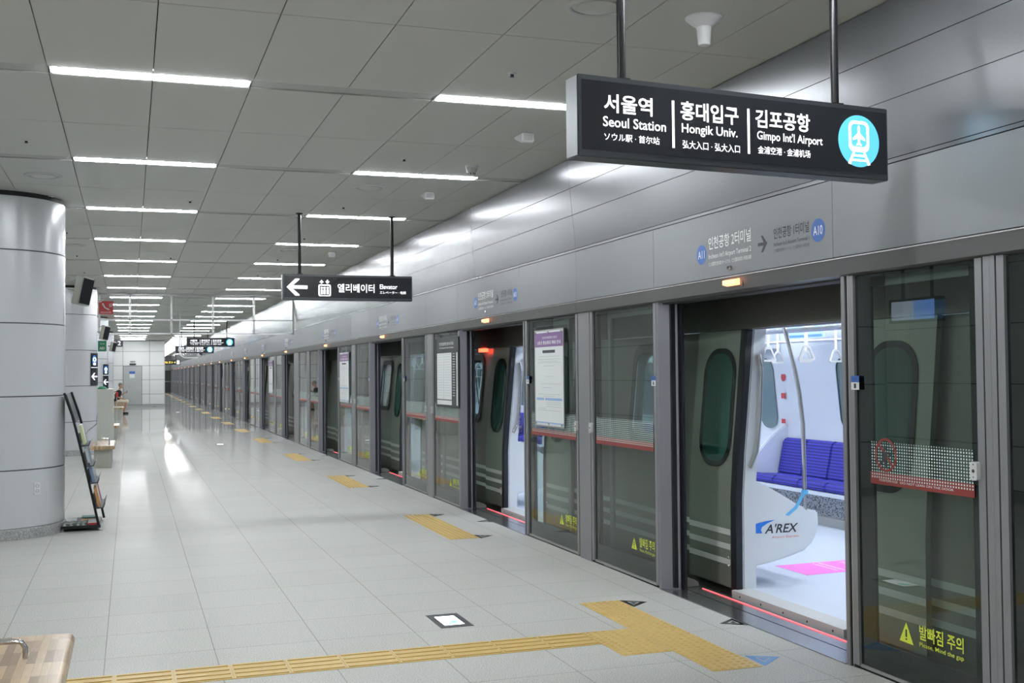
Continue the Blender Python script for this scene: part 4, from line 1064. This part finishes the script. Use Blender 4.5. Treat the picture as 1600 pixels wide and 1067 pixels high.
# opening reveals and window reveals
for a, b, z0, z1 in ops+wins:
    m = MB()
    zz = zcuts(z0, z1)
    for y in (a, b):
        for c, d in zip(zz[:-1], zz[1:]): m.quad((px(c, .06), y, c), (px(c, .125), y, c), (px(d, .125), y, d), (px(d, .06), y, d))
    m.quad((px(z1, .06), a, z1), (px(z1, .06), b, z1), (px(z1, .125), b, z1), (px(z1, .125), a, z1))
    if z0 > .5: m.quad((px(z0, .06), a, z0), (px(z0, .06), b, z0), (px(z0, .125), b, z0), (px(z0, .125), a, z0))
    m.build('door_reveal' if z0 < .5 else 'window_reveal', 'inner', car)
# window frames (rounded) + panes
def mapy(pts, off, mirror=None):
    return [((px(z, off) if mirror is None else mirror-px(z, off)), y, z) for y, z in pts]
for a, b, z0, z1 in wins:
    o = MB(); o.ring(mapy(rrect(a-.05, b+.05, z0-.05, z1+.05, .14), .052), mapy(rrect(a+.02, b-.02, z0+.02, z1-.02, .12), .052), (-.006, 0, 0)); w = o.build('window_frame', 'rubber', car)
    o = MB(); o.ring(mapy(rrect(a-.04, b+.04, z0-.04, z1+.04, .1), .124), mapy(rrect(a+.05, b-.05, z0+.05, z1-.05, .12), .124), (.006, 0, 0)); o.build('inner_trim', 'inner', w)
    o = MB(); skin(o, a, b, z0, z1, .07); o.build('window_pane', 'trainglass', w)
for a, b, z0, z1 in fwins:
    o = MB(); o.ring(mapy(rrect(a-.05, b+.05, z0-.05, z1+.05, .14), .115, MIR), mapy(rrect(a+.03, b-.03, z0+.03, z1-.03, .12), .115, MIR), (-.006, 0, 0)); w = o.build('far_window_frame', 'inner', car)
    o = MB(); skin(o, a, b, z0, z1, .1, MIR); o.build('window_pane', 'innerglass', w)
# stripes
m = MB()
holes = [(c-.65, c+.65, 0, 1.9) for c in DC]
for a, b, c, d in wall_cells(holes, CY0, CY1, .19, .22):
    for z in (.195, .305, .41): skin(m, a, b, z, z+.042, .056)
m.build('white_stripes', 'stripe', car)
# near side door leaves (open)
def leaf(c, sgn):
    ya = c+sgn*.65; yb = c+sgn*1.36; lo, hi = min(ya, yb), max(ya, yb)
    m = MB(); skin(m, lo, hi, ZF, 1.895, 0); skin(m, lo, hi, ZF, 1.895, .035)
    zz = zcuts(ZF, 1.895)
    for y in (lo, hi):
        for p, q in zip(zz[:-1], zz[1:]): m.quad((px(p, 0), y, p), (px(p, .035), y, p), (px(q, .035), y, q), (px(q, 0), y, q))
    L = m.build('door_leaf', 'traindoor', car)
    e0, e1 = (ya, ya+.075*sgn)
    m = MB(); skin(m, min(e0, e1), max(e0, e1), ZF-.02, 1.895, -.004); yy = ya-.004*sgn
    for p, q in zip(zz[:-1], zz[1:]): m.quad((px(p, -.004), yy, p), (px(p, .045), yy, p), (px(q, .045), yy, q), (px(q, -.004), yy, q))
    m.build('rubber_edge', 'rubber', L)
    w0, w1 = sorted((c+sgn*.755, c+sgn*1.235))
    o = MB(); o.prism(mapy(rrect(w0, w1, .89, 1.765, .2, 8), -.004), (.002, 0, 0)); b_ = o.build('window_border', 'frit', L)
    o = MB(); o.prism(mapy(rrect(w0+.05, w1-.05, .93, 1.725, .155, 8), -.0055), (.001, 0, 0)); o.build('window_pane', 'doorglass', L)
    o = MB()
    a, b = sorted((ya+.085*sgn, yb))
    for z in (.195, .305, .41): skin(o, a, b, z, z+.042, -.002)
    o.build('white_stripes', 'stripe', L)
    o = MB(); 
    for z in (.19, .25): o.ball((px(z, -.004), c+sgn*.76, z), .011, seg=8)
    o.build('latch_knob', 'chrome', L)
for c in DC:
    leaf(c, 1); leaf(c, -1)
    # far side closed doors
    for s in (-1, 1):
        lo, hi = sorted((c+s*.02, c+s*.65))
        m = MB(); skin(m, lo, hi, ZF, 1.9, .1, MIR); L = m.build('far_door_leaf', 'inner', car)
        o = MB(); o.prism(mapy(rrect(lo+.13, hi-.13, .93, 1.74, .16, 6), .112, MIR), (-.002, 0, 0)); o.build('window_pane', 'innerglass', L)
    m = MB(); skin(m, c-.02, c+.02, ZF, 1.9, .105, MIR); m.build('door_seal', 'seal', car)
    MB().box(4.34, 4.52, c-.75, c+.75, 1.93, 2.05).build('door_header', 'inner', car); MB().box(MIR-4.62, MIR-4.33, c-.75, c+.75, 1.84, 2.05).build('door_header', 'inner', car)
# red side lamp near second door
m = MB(); m.box(px(1.885)-.03, px(1.885)+.02, 13.3, 13.55, 1.86, 1.905); m.build('red_side_lamp', 'redlamp', car)
# sill
for c in DC: MB().prism([(4.06, c-.66, -.03), (4.06, c-.66, ZF), (4.21, c-.66, ZF+.003), (4.21, c-.66, -.03)], (0, 1.32, 0)).build('door_sill', 'lightgrey', car)
m = MB()
for c in DC:
    for k in range(5): fp(4.0595).disc(m, -(c-.55+k*.275), ZF-.03, .008, .001, seg=10)
m.build('sill_bolt', 'ink', car)
# floor, ceiling
MB().box(4.2, MIR-4.2, CY0, CY1, -.02, ZF).build('car_floor', 'trainfloor', car)
MB().box(4.25, MIR-4.25, CY0, CY1, 2.2, 2.25).build('ceiling_lining', 'inner', car)
m = MB()
for x in (4.95, MIR-4.95-.12): m.box(x, x+.12, CY0+.5, CY1-.5, 2.185, 2.2)
m.build('ceiling_lamp', 'trainlamp', car)
for yq in (CY0, CY1): MB().quad((4.1, yq, -.9), (7.1, yq, -.9), (7.1, yq, 2.7), (4.1, yq, 2.7)).build('end_wall', 'train', car)
m = MB(); m.quad((7.09, CY0, -.9), (7.09, CY1, -.9), (7.05, CY1, 2.7), (7.05, CY0, 2.7)); m.build('outer_far_side', 'train', car)
m = MB(); 
for x in (4.55, MIR-4.85): m.box(x, x+.30, CY0+.4, CY1-.4, 1.885, 1.90)
m.build('luggage_shelf', 'inner', car)
# seats (far side and near side), wings, poles
YW = 7.13
def wing(c, s, far):
    # shape in X-Z, at Y = c + s*.70
    y = c+s*.70
    top = [(0, .825), (.08, .80), (.18, .755), (.3, .69), (.42, .62), (.52, .575), (.60, .56)]
    bot = [(.605, .47), (.59, .40), (.55, .33), (.48, .275), (.36, .24), (.2, .205), (0, .175)]
    if far: top = [(0, 1.0), (.12, .95), (.25, .86), (.38, .74), (.47, .62), (.52, .5)]; bot = [(.52, .36), (.45, .33), (0, .33)]
    pts = top+bot; X0 = 4.20
    P_ = [((X0+a) if not far else (MIR-X0-a), b) for a, b in pts]
    m = MB(); m.prism([(a, y-.02, b) for a, b in P_], (0, .04, 0)); return m.build('partition_wing', 'inner', car, bevel=.012)
def seat_run(ya, yb, far):
    X = (lambda x: MIR-x) if far else (lambda x: x)
    n = max(1, round((yb-ya)/.48)); w = (yb-ya)/n
    for k in range(n):
        a = ya+k*w+.006; b = a+w-.012
        P2 = [(4.33, .40), (4.32, .465), (4.42, .452), (4.60, .462), (4.70, .475), (4.745, .455), (4.75, .41), (4.73, .385)]
        m = MB(); m.prism([(X(p), a, q) for p, q in P2], (0, b-a, 0)); c_ = m.build('seat_cushion', 'seatblue', car, bevel=.012)
        P2 = [(4.235, .46), (4.235, .84), (4.29, .845), (4.325, .80), (4.36, .64), (4.40, .46)]
        m = MB(); m.prism([(X(p), a, q) for p, q in P2], (0, b-a, 0)); m.build('seat_back', 'seatblue', c_, bevel=.012)
    m = MB(); m.prism([(X(p), ya, q) for p, q in [(4.23, .36), (4.76, .345), (4.765, .38), (4.23, .40)]], (0, yb-ya, 0)); m.build('seat_pan', 'inner', car)
    if far:
        m = MB(); m.box(X(4.30), X(4.60), ya, yb, .12, .345); m.build('heater_box', 'meshgrille', car)
        m = MB(); m.box(X(4.30), X(4.66), ya, yb, ZF, .12); m.build('seat_plinth', 'grey', car)
for c in DC:
    for s in (-1, 1):
        wing(c, s, False); wing(c, s, True)
        y = c+s*.70
        tip = 4.20+.50
        o = MB(); o.tube([(tip, y, .55), (tip+.0, y, .95), (tip-.005, y, 1.2), (tip-.03, y, 1.42), (tip-.065, y, 1.6), (tip-.115, y, 1.8), (tip-.17, y, 1.97), (tip-.22, y, 2.2)], .016, 12); o.build('grab_pole', 'chrome', car, smooth=True)
        tipf = MIR-4.20-.42
        o = MB(); o.tube([(tipf, y, .65), (tipf, y, 1.2), (tipf+.06, y, 1.6), (tipf+.2, y, 2.2)], .016, 10); o.build('grab_pole', 'chrome', car, smooth=True)
        o = MB(); yy = c+s*.63
        o.tube([(px(1.71, .10), yy, 1.715), (px(1.67, .08)+.03, yy-.0, 1.69), (px(1.6, .11)+.02, yy, 1.6), (px(1.3, .11)+.035, yy, 1.3), (px(1.05, .11)+.03, yy, 1.02), (px(.9, .09), yy, .90)], .013, 10); o.build('door_handrail', 'chrome', car, smooth=True)
        # bulkhead post (white pillar)
        m = MB(); zz = zcuts(ZF, 1.92)
        yq = c+s*.655
        for p, q in zip(zz[:-1], zz[1:]): m.quad((px(p, .045), yq, p), (px(p, .16), yq, p), (px(q, .16), yq, q), (px(q, .045), yq, q))
        m.build('door_pillar', 'inner', car)
for i in range(3):
    seat_run(DC[i]+.74, DC[i+1]-.74, True)
    seat_run(DC[i]+.74, DC[i+1]-.74, False)
seat_run(CY0+.1, DC[0]-.74, True); seat_run(DC[3]+.74, CY1-.1, True)
# strap handles: rail + hanging straps
for x in (4.95, MIR-4.95):
    MB().tube([(x, CY0+.4, 2.08), (x, CY1-.4, 2.08)], .014, 8).build('strap_rail', 'chrome', car)
ks = [7.45, 8.0, 8.5, 9.0, 9.5, 10.0, 10.5]
for x in (4.95, MIR-4.95):
    for base in (0, 5.24, 10.48):
        for y in ks:
            yy = y+base
            m = MB(); m.box(x-.012, x+.012, yy-.003, yy+.003, 1.79, 2.085); s_ = m.build('strap_handle', 'white', car)
            m = MB(); m.ring([(x+a, yy-.006, 1.735+b) for a, b in ((-.075, -.055), (-.06, -.068), (.06, -.068), (.075, -.055), (.03, .045), (.012, .055), (-.012, .055), (-.03, .045))],
                             [(x+a, yy-.006, 1.735+b) for a, b in ((-.055, -.045), (-.05, -.05), (.05, -.05), (.055, -.045), (.02, .03), (.01, .035), (-.01, .035), (-.02, .03))], (0, .012, 0)); m.build('triangular_grip', 'lightgrey', s_)
# adverts and stickers inside
def inner_frame(yy): return Fr((MIR-4.42, yy, 1.93), (0, -1, 0), (-.35, 0, .9), (-.9, 0, -.35))
fr = Fr((6.62, 10.35, 1.93), (0, -1, 0), (-.35, 0, .94), (-.94, 0, -.35))
m = MB(); fr.rect(m, 0, .72, 0, .16, .004); ad = m.build('advert_panel', 'lightblue', car)
m = MB(); fr.rect(m, .05, .68, .01, .035, .002, .005); m.build('advert_strip', 'inkblue', ad)
m = MB(); fr.poly(m, [(.3, .13), (.5, .09), (.66, .04), (.6, .12), (.5, .15)], .002, .005); m.build('advert_picture', 'palegrey', ad)
fr = Fr((MIR-px(1.5, .12)-.004, 0, 0), (0, -1, 0), (0, 0, 1), (-1, 0, 0))
m = MB(); fr.disc(m, -10.93, 1.52, .05, .001); fr.rect(m, -10.98, -10.9, 1.28, 1.34, .001); fr.rect(m, -10.98, -10.9, 1.0, 1.05, .001); m.build('red_sticker', 'sos', car)
# pink floor sticker
fl = Fr((0, 0, ZF+.001), (1, 0, 0), (0, 1, 0), (0, 0, 1))
m = MB(); fl.poly(m, [(4.875, 7.83), (4.875, 7.385), (5.75, 7.42), (5.75, 7.86)], .001); pk = m.build('pink_floor_sticker', 'pink', car)
fl2 = Fr((5.72, 7.8, ZF+.0025), (0, -1, 0), (1, 0, 0), (0, 0, 1))
m = MB(); add_text(m, Fr((5.34, 7.82, ZF+.0025), (0, -1, 0), (1, 0, 0), (0, 0, 1)), '임산부 배려석', .03, .36, .10, .17, .0005, .02)
f3 = Fr((5.2, 7.82, ZF+.0025), (0, -1, 0), (1, 0, 0), (0, 0, 1)); f3.rect(m, .02, .36, .06, .075, .0005); f3.rect(m, .02, .36, .0, .012, .0005); m.build('sticker_lettering', 'paper', pk)
# AREX logo on the first wing
yl = DC[0]+.68-.0; fr = Fr((0, DC[0]+.70-.0215, 0), (1, 0, 0), (0, 0, 1), (0, -1, 0))
def lg(x, z): return (x*1.026, 1.6+(z-1.6)*1.026)
m = MB(); fr.poly(m, [lg(*p) for p in [(4.122, .452), (4.122, .505), (4.18, .523), (4.25, .535), (4.32, .54), (4.26, .52), (4.215, .495), (4.205, .475), (4.215, .452)]], .001); m.build('logo_swoosh', 'logoblue', car)
def skewtext(mb, fr, body, a0, a1, b0, b1, bold, sk):
    k = len(mb.v); add_text(mb, Fr(fr.o, fr.u, fr.v+fr.u*sk, fr.n), body, a0, a1, b0, b1, .001, bold)
m = MB(); q = lg(4.235, .447); q2 = lg(4.512, .512)
# slanted letters: shear by leaning the vertical axis
def shear_text(mb, body, a0, a1, b0, b1, bold, sk):
    vs, fs, x0, x1, y0, y1 = text_mesh(body, bold); sx = (a1-a0)/(x1-x0); sy = (b1-b0)/(y1-y0)
    mb.add([fr.p(a0+(v[0]-x0)*sx+(v[1]-y0)*sy*sk, b0+(v[1]-y0)*sy, .0012) for v in vs], fs)
shear_text(m, "A'REX", q[0], q2[0]-.02, q[1], q2[1], .015, .3); m.build('logo_lettering', 'ink', car)
m = MB(); q = lg(4.29, .405); q2 = lg(4.508, .427); shear_text(m, 'Airport Express', q[0], q2[0], q[1], q2[1], .0, .2); m.build('logo_tagline', 'logored', car)
# further cars
spacing = (OY[5]-OY[1])
skips = ('strap_handle', 'red_side_lamp', 'advert_panel', 'pink_floor_sticker', 'red_sticker', 'logo_swoosh', 'logo_lettering', 'logo_tagline', 'seat_cushion', 'seat_pan', 'heater_box', 'seat_plinth', 'far_window_frame', 'sill_bolt', 'latch_knob')
for k in range(1, 5):
    if CY1+k*spacing > YF+3: break
    copy_tree(car, (0, k*spacing, 0), 'dark grey airport train car, %s in line from the camera' % ORD[k], skip=skips)
# ribbon tied on pole
t = empty('blue_ribbon', (4.70, YW, .66), 'light blue ribbon tied round the grab pole inside the first doorway', 'ribbon')
MB().lathe((4.70, YW, .70), [(.022, -.018), (.026, 0), (.022, .018)], 14).build('knot_band', 'ribbon', t, smooth=True)
MB().prism([(4.675, YW-.03, .715), (4.665, YW-.03, .69), (4.71, YW-.03, .685), (4.712, YW-.03, .71)], (0, .02, 0)).build('bow', 'ribbon', t)
MB().prism([(4.69, YW-.024, .69), (4.665, YW-.024, .70), (4.60, YW-.024, .60), (4.52, YW-.024, .545), (4.545, YW-.024, .535), (4.62, YW-.024, .585)], (0, .004, 0)).build('ribbon_tail', 'ribbon', t)

# ------------------------------------------------------------------ people
def remeshed(name, parts, m_, parent, vox=.011, org=None):
    mb = MB()
    for p in parts:
        if p[0] == 'c':
            _, a, b, r0, r1 = p; a = Vector(a); b = Vector(b)
            mb.tube([a, a.lerp(b, .33), a.lerp(b, .66), b], [r0, r0+(r1-r0)*.33, r0+(r1-r0)*.66, r1], 14)
            mb.ball(a, r0); mb.ball(b, r1)
        elif p[0] == 'e': mb.ball(p[1], 1., p[2], 18)
    o = mb.build(name, m_, parent, org=org)
    md = o.modifiers.new('r', 'REMESH'); md.mode = 'VOXEL'; md.voxel_size = vox; md.use_smooth_shade = True
    sm = o.modifiers.new('s', 'SMOOTH'); sm.factor = .5; sm.iterations = 3
    dg = bpy.context.evaluated_depsgraph_get(); dg.update()
    me = bpy.data.meshes.new_from_object(o.evaluated_get(dg)); old = o.data; o.modifiers.clear(); o.data = me; bpy.data.meshes.remove(old)
    if not me.materials: me.materials.append(MT[m_])
    for p in me.polygons: p.use_smooth = True
    return o
def hand(base, d, palm, up, s=1.):
    """five-finger relaxed hand"""
    base = Vector(base); d = Vector(d).normalized(); up = Vector(up).normalized(); side = d.cross(up).normalized()
    out = [('e', base+d*.045*s, (.035*s, .035*s, .022*s)), ('c', base, base+d*.07*s, .022*s, .026*s)]
    for k, l in enumerate((.062, .072, .068, .052)):
        b = base+d*.075*s+side*(k-1.5)*.018*s
        m_ = b+d*l*.5*s-up*.008*s; e = m_+d*l*.35*s-up*.03*s
        out += [('c', b, m_, .0085*s, .008*s), ('c', m_, e, .008*s, .007*s)]
    b = base+d*.03*s-side*.03*s; m_ = b+d*.03*s-side*.02*s; out += [('c', b, m_, .011*s, .009*s), ('c', m_, m_+d*.025*s-up*.01*s, .009*s, .008*s)]
    return out
def seated(ox, oy, facing, seat, lab, skin_m, top_m, leg_m, hair_m, arms, shorts, scale=1., female=False, lean=.12):
    """ox,oy: hip centre on the seat; facing = +1 (+X) or -1 (-X)"""
    s = scale; F = facing
    def p(x, y, z): return (ox+F*x*s, oy+y*s, seat+z*s)
    t = empty('person', (ox, oy, 0), lab, 'person')
    hw = .085
    hipz = .10; sh = .53; nx = lean
    K = [('e', p(0, 0, hipz), (.13*s, .165*s, .12*s)), ('e', p(nx*.5, 0, .30), (.11*s, .15*s, .2*s)), ('e', p(nx*.9, 0, .46), (.11*s, .18*s, .13*s)),
         ('c', p(nx, 0, .52), p(nx+.04, 0, .63), .055*s, .05*s)]
    hx = nx+.07; hz = .745
    K += [('e', p(hx, 0, hz), (.09*s, .075*s, .115*s)), ('e', p(hx+.035, 0, hz-.05), (.055*s, .055*s, .06*s)), ('c', p(hx+.085, 0, hz+.01), p(hx+.105, 0, hz-.02), .01*s, .014*s),
          ('e', p(hx-.005, .075, hz-.01), (.02*s, .012*s, .03*s)), ('e', p(hx-.005, -.075, hz-.01), (.02*s, .012*s, .03*s)), ('e', p(hx+.082, 0, hz-.055), (.013*s, .025*s, .008*s))]
    legs = []
    for sd in (-1, 1):
        h = p(.02, sd*hw, .075); k_ = p(.43, sd*(hw+.02), .085); a = p(.27+.04*sd, sd*(hw+.02), -seat/s+.09)
        K += [('c', h, k_, .082*s, .06*s), ('c', k_, a, .056*s, .036*s), ('c', p(.25+.04*sd, sd*(hw+.02), -seat/s+.045), p(.41+.04*sd, sd*(hw+.03), -seat/s+.03), .036*s, .03*s)]
        legs.append((h, k_, a))
    sleeves = []
    for sd, (el, wr) in zip((-1, 1), arms):
        S = p(nx, sd*.185, sh-.02); E_ = p(*el); W_ = p(*wr)
        K += [('c', S, E_, .048*s, .038*s), ('c', E_, W_, .037*s, .026*s)]
        d = Vector(W_)-Vector(E_); K += hand(W_, d, None, (0, 0, 1), s)
        sleeves.append((S, E_, W_))
    body = remeshed('body', K, skin_m, t, .0085)
    # face details
    m = MB()
    for sd in (-1, 1): m.ball(p(hx+.078, sd*.032, hz+.015), .011*s, (1, 1, .7), 8)
    m.build('eyes', 'ink', body)
    e = .013
    C = [('e', p(0, 0, hipz+.02), (.14*s, .178*s, .10*s)), ('e', p(nx*.5, 0, .30), (.125*s, .168*s, .21*s)), ('e', p(nx*.9, 0, .455), (.122*s, .195*s, .125*s))]
    for S, E_, W_ in sleeves:
        E2 = Vector(S).lerp(Vector(E_), .75 if not female else 1.0); C.append(('c', S, E2, .06*s, .055*s))
        if female: C.append(('c', E_, Vector(E_).lerp(Vector(W_), .8), .052*s, .042*s))
    remeshed('shirt' if not female else 'blouse', C, top_m, t, .010)
    C = [('e', p(.02, 0, .07), (.14*s, .18*s, .095*s))]
    for h, k_, a in legs:
        C.append(('c', h, k_, .097*s, .078*s))
        if not shorts: C.append(('c', k_, Vector(k_).lerp(Vector(a), .85), .075*s, .055*s))
    remeshed('trousers' if not shorts else 'shorts', C, leg_m, t, .010)
    C = [('e', p(hx-.015, 0, hz+.03), (.098*s, .086*s, .105*s))]
    if female: C.append(('e', p(hx-.045, 0, hz-.06), (.065*s, .085*s, .13*s)))
    else: C = [('e', p(hx-.018, 0, hz+.045), (.092*s, .083*s, .085*s)), ('c', p(hx+.05, 0, hz+.05), p(hx+.13, 0, hz+.04), .015*s, .008*s)]
    remeshed('hair' if female else 'cap', C, hair_m, t, .009)
    m = []
    for sd in (-1, 1): m.append(('c', p(.25+.04*sd, sd*(hw+.02), -seat/s+.04), p(.42+.04*sd, sd*(hw+.03), -seat/s+.032), .043*s, .036*s))
    for q, mm in enumerate(m): remeshed('shoe', [mm], 'shirtb', t, .009)
    return t
seated(-.56, 50.1, 1, .45, 'seated man in black shirt, cream shorts and cap, holding a phone', 'skin', 'shirtb', 'cream', 'greyhair',
       [((.10, -.22, .26), (.33, -.12, .18)), ((.16, .20, .33), (.36, .10, .45))], True)
t = empty('mobile_phone', (-.12, 50.2, .95), 'black and white phone held up in the raised hand of the seated man', 'phone')
MB().box(-.14, -.12, 50.1, 50.26, .87, .99).build('phone_body', 'ink', t, bevel=.004); MB().box(-.143, -.14, 50.11, 50.25, .88, .98).build('phone_screen', 'paper', t)
t = empty('backpack', (-.62, 50.1, .5), 'dark red backpack on the back of the seated man', 'backpack')
remeshed('bag_body', [('e', (-.745, 50.1, .75), (.09, .14, .2)), ('e', (-.745, 50.1, .62), (.1, .15, .12))], 'darkred', t, .012)
m = MB(); m.tube([(-.68, 49.98, .92), (-.56, 49.94, .96), (-.47, 49.95, .85)], .014, 6); m.tube([(-.68, 50.22, .92), (-.56, 50.27, .96), (-.47, 50.25, .85)], .014, 6); m.build('shoulder_strap', 'shirtb', t)
seated(6.62, 19.25, -1, .47, 'seated woman with dark hair and patterned blouse behind the second doorway', 'skin', 'blouse', 'blouse', 'hair',
       [((.14, -.2, .26), (.3, -.06, .16)), ((.14, .2, .26), (.3, .06, .16))], False, .95, True, .03)

# ------------------------------------------------------------------ world, camera, render look
w = bpy.data.worlds.new('World'); SC.world = w; w.use_nodes = True
w.node_tree.nodes['Background'].inputs[0].default_value = (.62, .68, .72, 1); w.node_tree.nodes['Background'].inputs[1].default_value = .5
cam = bpy.data.cameras.new('Camera'); co = bpy.data.objects.new('Camera', cam); COL.objects.link(co); SC.camera = co
F_, yaw, pitch, roll = 1747.96, .329029, .0276716, -.0094215
cam.sensor_fit = 'HORIZONTAL'; cam.sensor_width = 36; cam.lens = F_/1600*36; cam.clip_end = 400; cam.clip_start = .05
cy, sy, cp, sp_ = math.cos(yaw), math.sin(yaw), math.cos(pitch), math.sin(pitch)
fwd = Vector((sy*cp, cy*cp, sp_)); r = Vector((cy, -sy, 0)); u = r.cross(fwd)
c_, s_ = math.cos(roll), math.sin(roll); R_ = r*c_+u*s_; U_ = u*c_-r*s_
M = Matrix((R_, U_, -fwd)).transposed().to_4x4(); M.translation = (0, 0, 1.6); co.matrix_world = M
SC.view_settings.view_transform = 'Standard'; SC.view_settings.exposure = 0.0
SC.cycles.use_denoising = True; SC.cycles.max_bounces = 10; SC.cycles.transparent_max_bounces = 24; SC.cycles.glossy_bounces = 5; SC.cycles.diffuse_bounces = 4
SC.cycles.sample_clamp_indirect = 6; SC.cycles.caustics_reflective = False; SC.cycles.caustics_refractive = False
